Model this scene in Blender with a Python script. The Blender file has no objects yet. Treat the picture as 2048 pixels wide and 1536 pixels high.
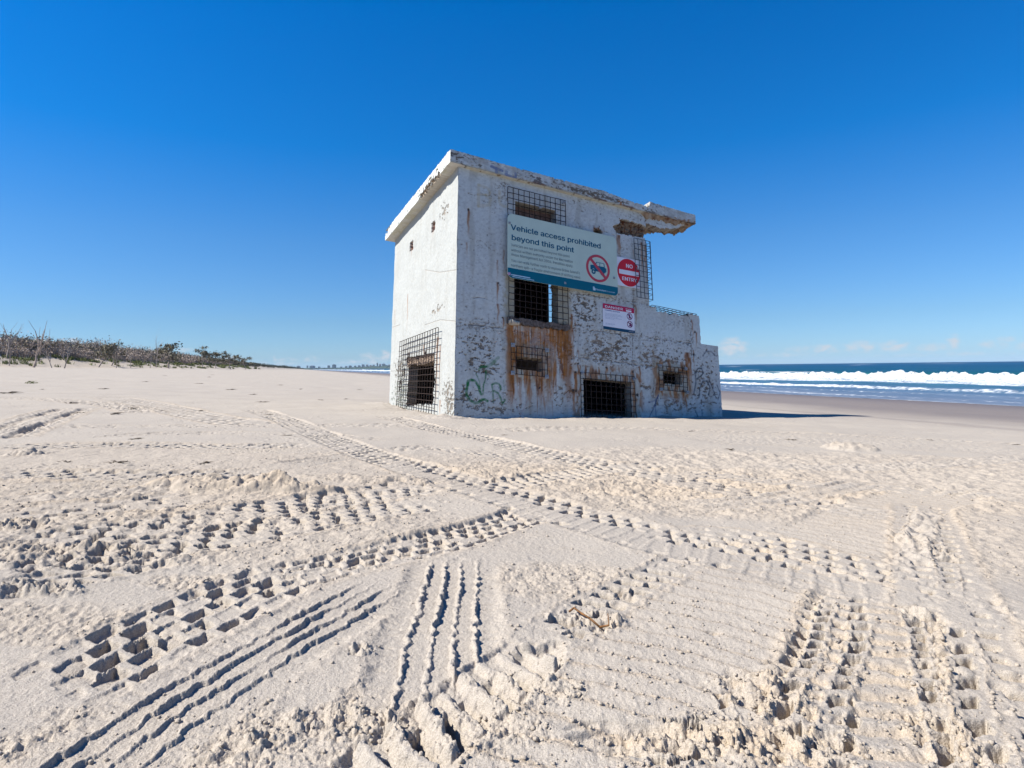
import bpy, math, random
import numpy as np
from mathutils import Matrix, Vector

rng = np.random.default_rng(7)
random.seed(7)
scene = bpy.context.scene
COL = scene.collection

# ------------------------------------------------------------------ camera
CAMZ = 0.60
FPX = 1238.6
PY = 734.0
ROLL = math.atan(7 / 608.0)
CR, SR = math.cos(ROLL), math.sin(ROLL)


def ray(x, y):
    a = x - 1024.0
    b = y - PY
    return np.array([(a * CR - b * SR) / FPX, 1.0, -(a * SR + b * CR) / FPX])


cam_d = bpy.data.cameras.new('camera')
cam = bpy.data.objects.new('camera', cam_d)
COL.objects.link(cam)
cam_d.sensor_fit = 'HORIZONTAL'
cam_d.sensor_width = 36.0
cam_d.lens = 36.0 * FPX / 2048.0
cam_d.shift_y = -(768.0 - PY) / 2048.0
cam_d.clip_start = 0.02
cam_d.clip_end = 60000
cam.location = (0, 0, CAMZ)
cam.rotation_euler = (Matrix.Rotation(math.pi / 2, 4, 'X') @ Matrix.Rotation(-ROLL, 4, 'Z')).to_euler()
scene.camera = cam

# ------------------------------------------------------------------ noise


def _hash(ix, iy, seed):
    h = (ix.astype(np.int64) * 374761393 + iy.astype(np.int64) * 668265263 + seed * 974634533) & 0xFFFFFFFF
    h = ((h ^ (h >> 13)) * 1274126177) & 0xFFFFFFFF
    h = ((h ^ (h >> 16)) * 2246822519) & 0xFFFFFFFF
    return (h ^ (h >> 15)) & 0xFFFFFFFF


def hash01(ix, iy, seed=0):
    return _hash(np.asarray(ix), np.asarray(iy), seed) / 4294967295.0


def noise(x, y, seed=0):
    x = np.asarray(x, float)
    y = np.asarray(y, float)
    ix = np.floor(x)
    iy = np.floor(y)
    fx = x - ix
    fy = y - iy
    u = fx * fx * fx * (fx * (fx * 6 - 15) + 10)
    v = fy * fy * fy * (fy * (fy * 6 - 15) + 10)
    r = 0
    for dx in (0, 1):
        for dy in (0, 1):
            a = hash01(ix + dx, iy + dy, seed) * 6.2831853
            g = np.cos(a) * (fx - dx) + np.sin(a) * (fy - dy)
            r = r + g * (u if dx else 1 - u) * (v if dy else 1 - v)
    return r * 1.5


def fbm(x, y, octs=4, seed=0, gain=0.5):
    r = 0
    a = 1.0
    f = 1.0
    for i in range(octs):
        r = r + a * noise(np.asarray(x) * f + 17.3 * i, np.asarray(y) * f - 9.1 * i, seed + i)
        a *= gain
        f *= 2.03
    return r


def worley(x, y, seed=0):
    ix = np.floor(x)
    iy = np.floor(y)
    best = np.full(np.shape(x), 9.0)
    idv = np.zeros(np.shape(x))
    for dx in (-1, 0, 1):
        for dy in (-1, 0, 1):
            cx = ix + dx
            cy = iy + dy
            px = cx + hash01(cx, cy, seed)
            py = cy + hash01(cx, cy, seed + 5)
            d = (x - px) ** 2 + (y - py) ** 2
            k = d < best
            best = np.where(k, d, best)
            idv = np.where(k, hash01(cx, cy, seed + 9), idv)
    return np.sqrt(best), idv


def sstep(a, b, x):
    t = np.clip((x - a) / (b - a), 0, 1)
    return t * t * (3 - 2 * t)


# ------------------------------------------------------------------ mesh / object helpers
MATS = {}


def link(o, parent=None):
    COL.objects.link(o)
    if parent is not None:
        o.parent = parent
    return o


def tag(o, label=None, cat=None, group=None, kind=None):
    if label:
        o['label'] = label
    if cat:
        o['category'] = cat
    if group:
        o['group'] = group
    if kind:
        o['kind'] = kind
    return o


def empty(name, loc=(0, 0, 0), mat=None):
    o = bpy.data.objects.new(name, None)
    o.empty_display_size = 0.2
    link(o)
    if mat is not None:
        o.matrix_world = mat
    else:
        o.location = loc
    return o


def np_mesh(name, V, quads=None, tris=None, smooth=False, attrs=None):
    V = np.ascontiguousarray(V, np.float32)
    me = bpy.data.meshes.new(name)
    nq = 0 if quads is None else len(quads)
    nt = 0 if tris is None else len(tris)
    me.vertices.add(len(V))
    me.vertices.foreach_set('co', V.ravel())
    loops = []
    if nq:
        loops.append(np.asarray(quads, np.int32).ravel())
    if nt:
        loops.append(np.asarray(tris, np.int32).ravel())
    li = np.concatenate(loops)
    me.loops.add(len(li))
    me.loops.foreach_set('vertex_index', li)
    me.polygons.add(nq + nt)
    st = np.concatenate([np.arange(nq) * 4, nq * 4 + np.arange(nt) * 3]).astype(np.int32)
    me.polygons.foreach_set('loop_start', st)
    me.polygons.foreach_set('use_smooth', np.full(nq + nt, smooth))
    for k, a in (attrs or {}).items():
        a = np.asarray(a, np.float32)
        if a.ndim == 1:
            at = me.attributes.new(k, 'FLOAT', 'POINT')
            at.data.foreach_set('value', np.ascontiguousarray(a))
        else:
            at = me.attributes.new(k, 'FLOAT_COLOR', 'POINT')
            c = np.ones((len(V), 4), np.float32)
            c[:, :3] = a
            at.data.foreach_set('color', c.ravel())
    me.update(calc_edges=True)
    me.validate()
    return me


def np_obj(name, V, quads=None, tris=None, mat=None, parent=None, smooth=False, attrs=None):
    me = np_mesh(name, V, quads, tris, smooth, attrs)
    o = bpy.data.objects.new(name, me)
    if mat is not None:
        me.materials.append(mat)
    return link(o, parent)


class MB:
    """collects boxes, sticks and polygons, builds ONE mesh"""

    def __init__(self):
        self.v = []
        self.f = []
        self.m = []

    def box(self, x0, x1, y0, y1, z0, z1, m=0):
        n = len(self.v)
        self.v += [(x0, y0, z0), (x1, y0, z0), (x1, y1, z0), (x0, y1, z0), (x0, y0, z1), (x1, y0, z1), (x1, y1, z1), (x0, y1, z1)]
        for q in ((0, 3, 2, 1), (4, 5, 6, 7), (0, 1, 5, 4), (1, 2, 6, 5), (2, 3, 7, 6), (3, 0, 4, 7)):
            self.f.append(tuple(n + i for i in q))
            self.m.append(m)

    def stick(self, a, b, r0, r1=None, n=5, m=0, cap=True):
        r1 = r0 if r1 is None else r1
        a = Vector(a)
        b = Vector(b)
        d = (b - a)
        if d.length < 1e-6:
            return
        d.normalize()
        p = d.orthogonal().normalized()
        q = d.cross(p)
        k = len(self.v)
        for i in range(n):
            t = 2 * math.pi * i / n
            e = p * math.cos(t) + q * math.sin(t)
            self.v.append(tuple(a + e * r0))
            self.v.append(tuple(b + e * r1))
        for i in range(n):
            j = (i + 1) % n
            self.f.append((k + 2 * i, k + 2 * j, k + 2 * j + 1, k + 2 * i + 1))
            self.m.append(m)
        if cap:
            self.f.append(tuple(k + 2 * i for i in range(n))[::-1])
            self.m.append(m)
            self.f.append(tuple(k + 2 * i + 1 for i in range(n)))
            self.m.append(m)

    def poly(self, pts, m=0):
        n = len(self.v)
        self.v += [tuple(p) for p in pts]
        self.f.append(tuple(range(n, n + len(pts))))
        self.m.append(m)

    def prism(self, pts2, y0, y1, m=0):
        """polygon in x,z extruded y0..y1 (y0 is the front)"""
        n = len(pts2)
        k = len(self.v)
        self.v += [(p[0], y0, p[1]) for p in pts2] + [(p[0], y1, p[1]) for p in pts2]
        self.f.append(tuple(k + i for i in range(n)))
        self.m.append(m)
        self.f.append(tuple(k + n + i for i in range(n))[::-1])
        self.m.append(m)
        for i in range(n):
            j = (i + 1) % n
            self.f.append((k + i, k + n + i, k + n + j, k + j))
            self.m.append(m)

    def ring(self, c, r0, r1, y0, y1, n=40, m=0):
        for i in range(n):
            a0 = 2 * math.pi * i / n
            a1 = 2 * math.pi * (i + 1) / n
            P = lambda r, a: (c[0] + r * math.cos(a), c[1] + r * math.sin(a))
            self.prism([P(r0, a0), P(r1, a0), P(r1, a1), P(r0, a1)], y0, y1, m)

    def build(self, name, mats, parent=None, smooth=False):
        me = bpy.data.meshes.new(name)
        me.from_pydata(self.v, [], self.f)
        if not isinstance(mats, (list, tuple)):
            mats = [mats]
        for m in mats:
            me.materials.append(m)
        me.polygons.foreach_set('material_index', self.m)
        me.polygons.foreach_set('use_smooth', [smooth] * len(self.f))
        me.update()
        return link(bpy.data.objects.new(name, me), parent)


# ------------------------------------------------------------------ materials


def new_mat(name):
    m = bpy.data.materials.new(name)
    m.use_nodes = True
    nt = m.node_tree
    return m, nt, nt.nodes['Principled BSDF']


def node(nt, kind, **kw):
    n = nt.nodes.new(kind)
    for k, v in kw.items():
        if k in n.inputs:
            n.inputs[k].default_value = v
        else:
            setattr(n, k, v)
    return n


def mixrgb(nt, fac, a, b, mode='MIX'):
    n = nt.nodes.new('ShaderNodeMix')
    n.data_type = 'RGBA'
    n.blend_type = mode
    for sock, val in ((n.inputs[0], fac), (n.inputs[6], a), (n.inputs[7], b)):
        if hasattr(val, 'is_linked') or hasattr(val, 'links'):
            nt.links.new(val, sock)
        elif isinstance(val, (int, float)):
            sock.default_value = val
        else:
            sock.default_value = (*val, 1)
    return n.outputs[2]


def maprange(nt, val, a, b, c=0.0, d=1.0):
    n = nt.nodes.new('ShaderNodeMapRange')
    nt.links.new(val, n.inputs[0])
    n.inputs[1].default_value = a
    n.inputs[2].default_value = b
    n.inputs[3].default_value = c
    n.inputs[4].default_value = d
    return n.outputs[0]


def plain(name, col, rough=0.7, spec=0.3, var=0.15, scale=30.0, metal=0.0, bump=0.0):
    m, nt, b = new_mat(name)
    tc = node(nt, 'ShaderNodeTexCoord')
    nz = node(nt, 'ShaderNodeTexNoise', Scale=scale, Detail=4.0)
    nt.links.new(tc.outputs['Object'], nz.inputs['Vector'])
    lo = tuple(c * (1 - var) for c in col)
    hi = tuple(min(1, c * (1 + var)) for c in col)
    nt.links.new(mixrgb(nt, maprange(nt, nz.outputs[0], 0.3, 0.7), lo, hi), b.inputs['Base Color'])
    b.inputs['Roughness'].default_value = rough
    b.inputs['Specular IOR Level'].default_value = spec
    b.inputs['Metallic'].default_value = metal
    if bump:
        bp = node(nt, 'ShaderNodeBump', Strength=bump, Distance=0.01)
        nt.links.new(nz.outputs[0], bp.inputs['Height'])
        nt.links.new(bp.outputs[0], b.inputs['Normal'])
    return m


# sand: attributes 'dry' (loosened, warmer) and 'wet'
m, nt, b = new_mat('sand')
MATS['sand'] = m
geo = node(nt, 'ShaderNodeNewGeometry')
dry = node(nt, 'ShaderNodeAttribute', attribute_name='dry')
wet = node(nt, 'ShaderNodeAttribute', attribute_name='wet')
n1 = node(nt, 'ShaderNodeTexNoise', Scale=1.3, Detail=5.0)
n2 = node(nt, 'ShaderNodeTexNoise', Scale=420.0, Detail=3.0)
n3 = node(nt, 'ShaderNodeTexNoise', Scale=60.0, Detail=4.0)
n4 = node(nt, 'ShaderNodeTexNoise', Scale=900.0, Detail=2.0)
for n in (n1, n2, n3, n4):
    nt.links.new(geo.outputs['Position'], n.inputs['Vector'])
base = mixrgb(nt, maprange(nt, n1.outputs[0], 0.35, 0.65), (0.352, 0.317, 0.271), (0.384, 0.346, 0.293))
base = mixrgb(nt, maprange(nt, dry.outputs['Fac'], 0, 1, 0, 1), base, (0.400, 0.334, 0.254))
base = mixrgb(nt, maprange(nt, wet.outputs['Fac'], 0, 1), base, (0.150, 0.125, 0.114))
grain = mixrgb(nt, maprange(nt, n2.outputs[0], 0.30, 0.70), (0.70, 0.68, 0.66), (1.22, 1.21, 1.20))
base = mixrgb(nt, 1.0, base, grain, 'MULTIPLY')
speck = maprange(nt, n4.outputs[0], 0.70, 0.76)
base = mixrgb(nt, speck, base, (0.12, 0.09, 0.07))
nt.links.new(base, b.inputs['Base Color'])
nt.links.new(maprange(nt, wet.outputs['Fac'], 0, 1, 0.95, 0.55), b.inputs['Roughness'])
b.inputs['Specular IOR Level'].default_value = 0.15
b1 = node(nt, 'ShaderNodeBump', Strength=0.8, Distance=0.0025)
nt.links.new(n2.outputs[0], b1.inputs['Height'])
b2 = node(nt, 'ShaderNodeBump', Strength=0.7, Distance=0.006)
nt.links.new(n3.outputs[0], b2.inputs['Height'])
nt.links.new(b1.outputs[0], b2.inputs['Normal'])
nt.links.new(b2.outputs[0], b.inputs['Normal'])

# painted concrete: colour attribute 'col' + fine noise
m, nt, b = new_mat('weathered_concrete')
MATS['wall'] = m
at = node(nt, 'ShaderNodeAttribute', attribute_name='col')
tc = node(nt, 'ShaderNodeTexCoord')
nz = node(nt, 'ShaderNodeTexNoise', Scale=26.0, Detail=6.0)
nf = node(nt, 'ShaderNodeTexNoise', Scale=140.0, Detail=4.0)
for n in (nz, nf):
    nt.links.new(tc.outputs['Object'], n.inputs['Vector'])
c = mixrgb(nt, 1.0, at.outputs['Color'], mixrgb(nt, maprange(nt, nz.outputs[0], 0.3, 0.7), (0.90, 0.90, 0.90), (1.06, 1.06, 1.06)), 'MULTIPLY')
nt.links.new(c, b.inputs['Base Color'])
b.inputs['Roughness'].default_value = 0.9
b.inputs['Specular IOR Level'].default_value = 0.2
bp = node(nt, 'ShaderNodeBump', Strength=0.6, Distance=0.006)
nt.links.new(nf.outputs[0], bp.inputs['Height'])
nt.links.new(bp.outputs[0], b.inputs['Normal'])

MATS['interior'] = plain('shade_dark_concrete', (0.075, 0.068, 0.07), 0.95, 0.1, 0.35, 6)  # inside concrete: shade put into the base colour so the openings look dark
MATS['wire'] = plain('rusted_wire', (0.030, 0.018, 0.014), 0.8, 0.3, 0.4, 40)
MATS['bluewire'] = plain('weathered_wire', (0.05, 0.06, 0.07), 0.7, 0.3, 0.3, 40)
MATS['rusty'] = plain('rusty_iron', (0.13, 0.055, 0.028), 0.9, 0.2, 0.5, 50, bump=0.4)
MATS['galv'] = plain('galvanised_plate', (0.27, 0.29, 0.31), 0.6, 0.4, 0.35, 60)
MATS['signcream'] = plain('sign_cream', (0.49, 0.585, 0.49), 0.45, 0.4, 0.05, 4)
MATS['signblue'] = plain('sign_blue', (0.0, 0.115, 0.17), 0.4, 0.4, 0.08, 5)
MATS['signtext'] = plain('sign_text_blue', (0.008, 0.10, 0.17), 0.5, 0.3, 0.05)
MATS['signgrey'] = plain('sign_text_grey', (0.17, 0.22, 0.23), 0.5, 0.3, 0.05)
MATS['signred'] = plain('sign_red', (0.48, 0.055, 0.075), 0.45, 0.4, 0.08, 6)
MATS['brightred'] = plain('sign_bright_red', (0.60, 0.012, 0.02), 0.4, 0.4, 0.08, 6)
MATS['signwhite'] = plain('sign_white', (0.74, 0.74, 0.78), 0.4, 0.4, 0.04, 6)
MATS['purple'] = plain('sign_purple_ink', (0.16, 0.02, 0.09), 0.5, 0.3, 0.05)
MATS['navy'] = plain('sign_navy', (0.006, 0.05, 0.10), 0.4, 0.4, 0.08, 5)
MATS['wood'] = plain('bleached_wood', (0.20, 0.17, 0.145), 0.9, 0.2, 0.35, 12, bump=0.5)
MATS['deadwood'] = plain('dead_branches', (0.34, 0.285, 0.25), 0.9, 0.2, 0.4, 3)
MATS['palewood'] = plain('pale_dead_trunk', (0.27, 0.235, 0.21), 0.9, 0.2, 0.3, 3)
MATS['leaf'] = plain('scrub_leaf', (0.14, 0.125, 0.082), 0.7, 0.2, 0.5, 0.7)
MATS['twigleaf'] = plain('dry_scrub_leaf', (0.33, 0.265, 0.215), 0.8, 0.2, 0.45, 0.9)
MATS['grass'] = plain('dune_grass', (0.14, 0.155, 0.055), 0.8, 0.2, 0.4, 0.8)
MATS['weed'] = plain('dry_seaweed', (0.06, 0.045, 0.03), 0.9, 0.2, 0.4, 40)
MATS['reed'] = plain('brown_reed', (0.16, 0.075, 0.025), 0.7, 0.3, 0.4, 60)
MATS['farwood'] = plain('far_woodland', (0.035, 0.055, 0.035), 0.9, 0.1, 0.5, 0.02)

# ------------------------------------------------------------------ terrain base
ND = np.array([0.948, 0.3177])      # towards the sea
SD = np.array([-0.3177, 0.948])     # along the shore
_zn = np.array([-400, -120, -60, -40, -30, -20, -8, 0, 2, 4.1, 7, 10.4, 16, 24, 40, 60, 100, 400, 20000])
_zz = np.array([2.6, 1.9, 1.55, 1.40, 1.18, 0.80, 0.30, 0.0, -0.092, -0.185, -0.321, -0.44, -0.66, -1.0, -1.75, -2.6, -3.6, -5, -5])
_fn = np.concatenate([np.linspace(-400, 120, 5201), [400, 20000]])
_fz = np.interp(_fn, _zn, _zz)
_k = np.exp(-np.linspace(-2.5, 2.5, 31) ** 2)
_k /= _k.sum()
_fz[20:5180] = np.convolve(_fz, _k, 'same')[20:5180]
SEA = -1.0


def dune_edge(s):
    return np.interp(s, [20, 60, 95, 130, 178, 255, 500, 1500, 6000], [-40, -37.5, -33.5, -29, -25, -19, -11, 2, 10])


def base_z(x, y):
    x = np.asarray(x, float)
    y = np.asarray(y, float)
    n = x * ND[0] + y * ND[1]
    s = x * SD[0] + y * SD[1]
    z = np.interp(n, _fn, _fz)
    # dune bank
    e = dune_edge(s) + 1.6 * noise(s / 14, s * 0, 3) + 0.6 * noise(s / 3.5, s * 0 + 4, 4)
    d = e - n
    z = z + np.clip(0.35 * sstep(0, 11, d) + 0.65 * np.clip(d / 11, 0, 1), 0, 1) * (1.75 + 1.25 * sstep(140, 65, s) + 0.5 * noise(s / 9, n / 9, 5)) + sstep(5, 30, d) * 0.7
    z = z + 0.10 * sstep(-6, 2, d) * noise(x / 2.2, y / 2.2, 6)
    # little drift behind the left of the bunker
    z = z + 0.02 * np.exp(-((x + 2.3) ** 2 + (y - 11.5) ** 2) / 2.0)
    return z


def unproj(px, py):
    r = ray(px, py)
    z = 0.0
    t = 5.0
    for i in range(40):
        if r[2] > -1e-4:
            t = 900.0
            break
        t2 = (z - CAMZ) / r[2]
        t = 0.5 * t + 0.5 * min(max(t2, 0.3), 900)
        z = float(base_z(r[0] * t, r[1] * t))
    return np.array([r[0] * t, r[1] * t])


# polar grid about the camera's foot, one sheet to the horizon
def ring_radii():
    r = [0.25]
    while r[-1] < 9000:
        d = r[-1]
        if d < 0.72:
            g = 0.02
        elif d < 6:
            g = 0.0023
        elif d < 14:
            g = 0.0036
        elif d < 45:
            g = 0.009
        elif d < 200:
            g = 0.016
        else:
            g = 0.05
        r.append(d * (1 + g))
    return np.array(r)


RR = ring_radii()
th = np.radians(np.concatenate([np.arange(-180, -44, 4.0), np.arange(-44, 44.001, 0.078), np.arange(46, 180, 4.0)]))
NRR, NTH = len(RR), len(th)
GX = RR[:, None] * np.sin(th)[None, :]
GY = RR[:, None] * np.cos(th)[None, :]
GZ = base_z(GX, GY)
iN = int(np.searchsorted(RR, 16.0))          # detailed rings
c0 = int(np.searchsorted(th, np.radians(-44.0)))
c1 = int(np.searchsorted(th, np.radians(44.0)))
X = GX[:iN, c0:c1]
Y = GY[:iN, c0:c1]
B0 = GZ[:iN, c0:c1].copy()
DRY = np.zeros_like(X)
SM = np.zeros_like(X)
# gentle undulation of the beach
H = 0.016 * fbm(X / 1.7, Y / 1.7, 3, 11) + 0.004 * fbm(X / 0.35, Y / 0.35, 2, 12)
RG = 0.15 + 0.85 * sstep(-0.15, 0.45, fbm(X / 1.3 + 5, Y / 1.3, 3, 13))     # where the surface is rough
fade_b = 1.0


def catmull(P, step=0.04):
    P = [np.array(p, float) for p in P]
    P = [2 * P[0] - P[1]] + P + [2 * P[-1] - P[-2]]
    out = []
    for i in range(1, len(P) - 2):
        L = np.linalg.norm(P[i + 1] - P[i])
        n = max(2, int(L / step))
        for k in range(n):
            t = k / n
            out.append(0.5 * ((2 * P[i]) + (-P[i - 1] + P[i + 1]) * t + (2 * P[i - 1] - 5 * P[i] + 4 * P[i + 1] - P[i + 2]) * t * t
                              + (-P[i - 1] + 3 * P[i] - 3 * P[i + 1] + P[i + 2]) * t ** 3))
    out.append(P[-2])
    return np.array(out)


def path_coords(path, rad):
    """(row, col) indices of the grid within rad of the path, with along/across coordinates"""
    xs0, xs1 = path[:, 0].min() - rad, path[:, 0].max() + rad
    ys0, ys1 = path[:, 1].min() - rad, path[:, 1].max() + rad
    idx = np.nonzero((X > xs0) & (X < xs1) & (Y > ys0) & (Y < ys1))
    px = X[idx]
    py = Y[idx]
    D = np.full(px.shape, 1e9)
    S = np.zeros_like(D)
    T = np.zeros_like(D)
    s = 0.0
    for a, b in zip(path[:-1], path[1:]):
        e = b - a
        L = np.linalg.norm(e)
        if L < 1e-6:
            continue
        e = e / L
        k = np.nonzero((px > min(a[0], b[0]) - rad) & (px < max(a[0], b[0]) + rad) & (py > min(a[1], b[1]) - rad) & (py < max(a[1], b[1]) + rad))[0]
        if len(k):
            qx = px[k] - a[0]
            qy = py[k] - a[1]
            al = np.clip(qx * e[0] + qy * e[1], 0, L)
            dx = qx - al * e[0]
            dy = qy - al * e[1]
            d = dx * dx + dy * dy
            m_ = d < D[k]
            kk = k[m_]
            D[kk] = d[m_]
            S[kk] = s + al[m_]
            T[kk] = (e[0] * qy - e[1] * qx)[m_]      # positive on the left of the direction of travel
        s += L
    ok = D < rad * rad
    return (idx[0][ok], idx[1][ok]), S[ok], T[ok], s


def edge(x, w):
    return sstep(-w, w, x)


def blocks(s, t, rows, period, fs=0.55, seed=0, slant=0.0, stagger=0.5, sharp=0.045, miss=0.15):
    """pressed pits in rows across the track, each with its own depth"""
    r = np.zeros_like(s)
    for i, (c, hw) in enumerate(rows):
        ph = s / period + stagger * (i % 2) + slant * (t - c) + 0.13 * i
        k = np.floor(ph)
        f = ph - k - 0.5
        amp = hash01(k, np.full_like(k, i), seed)
        amp = np.where(amp < miss, 0.15, 0.55 + 0.5 * amp)
        off = 0.15 * (hash01(k, np.full_like(k, i + 31), seed) - 0.5)
        hwv = hw * (0.8 + 0.4 * hash01(k, np.full_like(k, i + 57), seed))
        ins = edge(fs / 2 - np.abs(f + off), sharp) * edge(hwv - np.abs(t - c - off * 0.3), 0.03)
        r = np.maximum(r, ins * amp)
    return r


TR_ID = [0]


def track(px, hw, kind, depth, rim=0.012, strength=1.0, period=0.085, world=False, ends=0.25, dry=0.5, base=0.14, rows=None, fs=0.5, miss=0.15):
    TR_ID[0] += 1
    sd = TR_ID[0] * 13
    depth = depth * 0.80
    rim = rim * 0.26
    P = px if world else [unproj(*p) for p in px]
    path = catmull(P)
    dm = float(np.median(np.hypot(path[:, 0], path[:, 1])))
    depth = depth * min(1.5, 0.86 + 0.085 * dm)
    I, S, T, L = path_coords(path, hw * 1.9)
    if not len(S):
        return
    x = X[I]
    y = Y[I]
    # crumbling wobble of the edges
    wob = 0.0065 * fbm(x / 0.035, y / 0.035, 4, sd, 0.6) + 0.010 * noise(x / 0.25, y / 0.25, sd + 3)
    t = (T + wob) / hw
    s = S + 0.004 * fbm(x / 0.03 + 40, y / 0.03, 2, sd + 6)
    endm = sstep(0, ends, S) * sstep(0, ends, L - S)
    vary = 0.62 + 0.55 * np.clip(0.5 + fbm(x / 0.6, y / 0.6, 2, sd + 9), 0, 1)
    core = edge(1.0 - np.abs(t), 0.16)
    soft = 0.0013 * fbm(x / 0.05, y / 0.05, 3, sd + 12) * (0.3 + RG[I])
    brk = 0.35 + 0.65 * sstep(-0.45, 0.05, noise(x / 0.17, y / 0.13, sd + 21)) 
    if kind == 'lug':
        p = brk * blocks(s, t, [(-0.86, 0.13), (-0.46, 0.19), (0.0, 0.19), (0.46, 0.19), (0.86, 0.13)], period, 0.5, sd, miss=0.28)
        prof = -depth * base - depth * (1 - base) * p
    elif kind == 'lug3':
        p = blocks(s, t, [(-0.72, 0.26), (0.0, 0.24), (0.72, 0.26)], period, 0.62, sd, slant=0.5)
        prof = -depth * base - depth * (1 - base) * p
    elif kind == 'rib':
        zz = 0.035 * np.abs(((s / 0.055) % 1) * 2 - 1)
        r = np.zeros_like(s)
        for c in (-0.55, -0.18, 0.18, 0.55):
            a = 0.30 + 0.55 * np.clip(0.5 + 1.2 * noise(s / 0.16, np.full_like(s, c * 9), sd), 0, 1)
            r = np.maximum(r, a * edge(0.034 - np.abs(t - c - zz + 0.02), 0.016))
        sh = blocks(s, t, [(-0.88, 0.16), (0.88, 0.16)], 0.035, 0.3, sd, miss=0.3) * 0.35
        prof = -depth * 0.22 + depth * 0.50 * r - depth * 0.3 * sh
    elif kind == 'blockrib':
        p = brk * blocks(s, t, [(0.82, 0.15), (0.42, 0.17), (-0.02, 0.19), (-0.44, 0.17), (-0.85, 0.12)], period, 0.78, sd, slant=-0.6, sharp=0.04, miss=0.10)
        prof = -depth * 0.25 - depth * 0.8 * p
    elif kind == 'lane':
        up = blocks(s, t, [(0.20, 0.13), (0.50, 0.14), (0.82, 0.14)], period, 0.5, sd, slant=0.3, miss=0.25)
        lo = blocks(s, t, [(-0.80, 0.12)], period * 1.15, 0.42, sd + 1, miss=0.45)
        ch = 0.16 * edge(0.14 - np.abs(((s / 0.07 + 0.8 * t) % 1) - 0.5), 0.08) * (t < 0.1)
        prof = -depth * 0.12 - depth * 0.85 * up - depth * 0.5 * lo + depth * 0.35 * ch
    elif kind == 'ripple':
        w = ((s / 0.075 + 0.55 * np.abs(t + 0.1)) + 0.12 * noise(x / 0.1, y / 0.1, sd + 2)) % 1
        prof = -depth * 0.5 + depth * 0.40 * (sstep(0, 0.75, w) - sstep(0.75, 1.0, w))
    elif kind == 'bars':
        ph = s / period - 0.5 * t + 0.25 * noise(x / 0.15, y / 0.15, sd + 2)
        k = np.floor(ph)
        f = ph - k
        amp = 0.35 + 0.9 * hash01(k, k * 0 + 3, sd)
        rdg = sstep(0.0, 0.30, f) * (1 - sstep(0.44, 0.52, f)) * edge(0.92 - np.abs(t), 0.06)
        pit = sstep(0.50, 0.56, f) * (1 - sstep(0.80, 0.98, f)) * edge(0.55 - np.abs(t + 0.25), 0.08)
        prof = -depth * 0.35 + depth * 0.55 * rdg * amp - depth * 0.8 * pit * amp
    elif kind == 'vee':
        mid = blocks(s, t, [(-0.18, 0.13)], period * 1.1, 0.5, sd, miss=0.1, slant=1.0)
        sd_ = blocks(s, t, [(-0.93, 0.12), (0.93, 0.12)], period * 0.85, 0.62, sd + 2, miss=0.15)
        w = (s / period + 0.5 * np.abs(t + 0.18) + 0.15 * noise(x / 0.08, y / 0.08, sd)) % 1
        prof = -depth * 0.25 - depth * 0.75 * mid - depth * 0.6 * sd_ + depth * 0.15 * (sstep(0, 0.6, w) - sstep(0.6, 1.0, w))
    elif kind == 'rough':
        wv, wid = worley(x / 0.05, y / 0.05, sd)
        prof = depth * (0.9 * fbm(x / 0.07, y / 0.07, 3, sd + 1) + 0.5 * (sstep(0.55, 0.2, wv) * (wid > 0.5)))
    elif kind == 'pits':
        p = blocks(s, t, rows or [(0.0, 0.55)], period, fs, sd, slant=0.25, sharp=0.06, miss=miss)
        prof = -depth * 0.06 - depth * p
    elif kind == 'ruts':
        r = edge(0.2 - np.abs(np.abs(t) - 0.5), 0.1)
        prof = -depth * r * vary + depth * 0.5 * fbm(x / 0.05, y / 0.05, 3, sd + 1)
    m_ = core * endm * strength
    SM[I] = np.maximum(SM[I], m_ * {'ripple': 0.9, 'rib': 0.85, 'lane': 0.7, 'blockrib': 0.6, 'lug': 0.4, 'vee': 0.5, 'bars': 0.8}.get(kind, 0))
    # squeezed-up rim beside the track
    rm = np.exp(-((np.abs(t) - 1.12) / 0.13) ** 2) * endm * strength
    rimh = rim * rm * np.clip(0.6 + 1.3 * fbm(x / 0.045, y / 0.045, 3, sd + 15), 0, 2)
    H[I] = H[I] * (1 - m_ * 0.86) + m_ * (prof * (vary if kind not in ('rough',) else 1) + soft) + rimh
    warm = (sstep(0.55, 0.9, w) * 0.75 * core) if kind in ('ripple', 'vee') else 0.0
    DRY[I] = np.clip(DRY[I] * (1 - 0.5 * m_) + warm * m_ + dry * (m_ * (prof < -depth * 0.45) * 0.5 + np.clip(rm, 0, 1) * 0.55), 0, 1)


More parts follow.
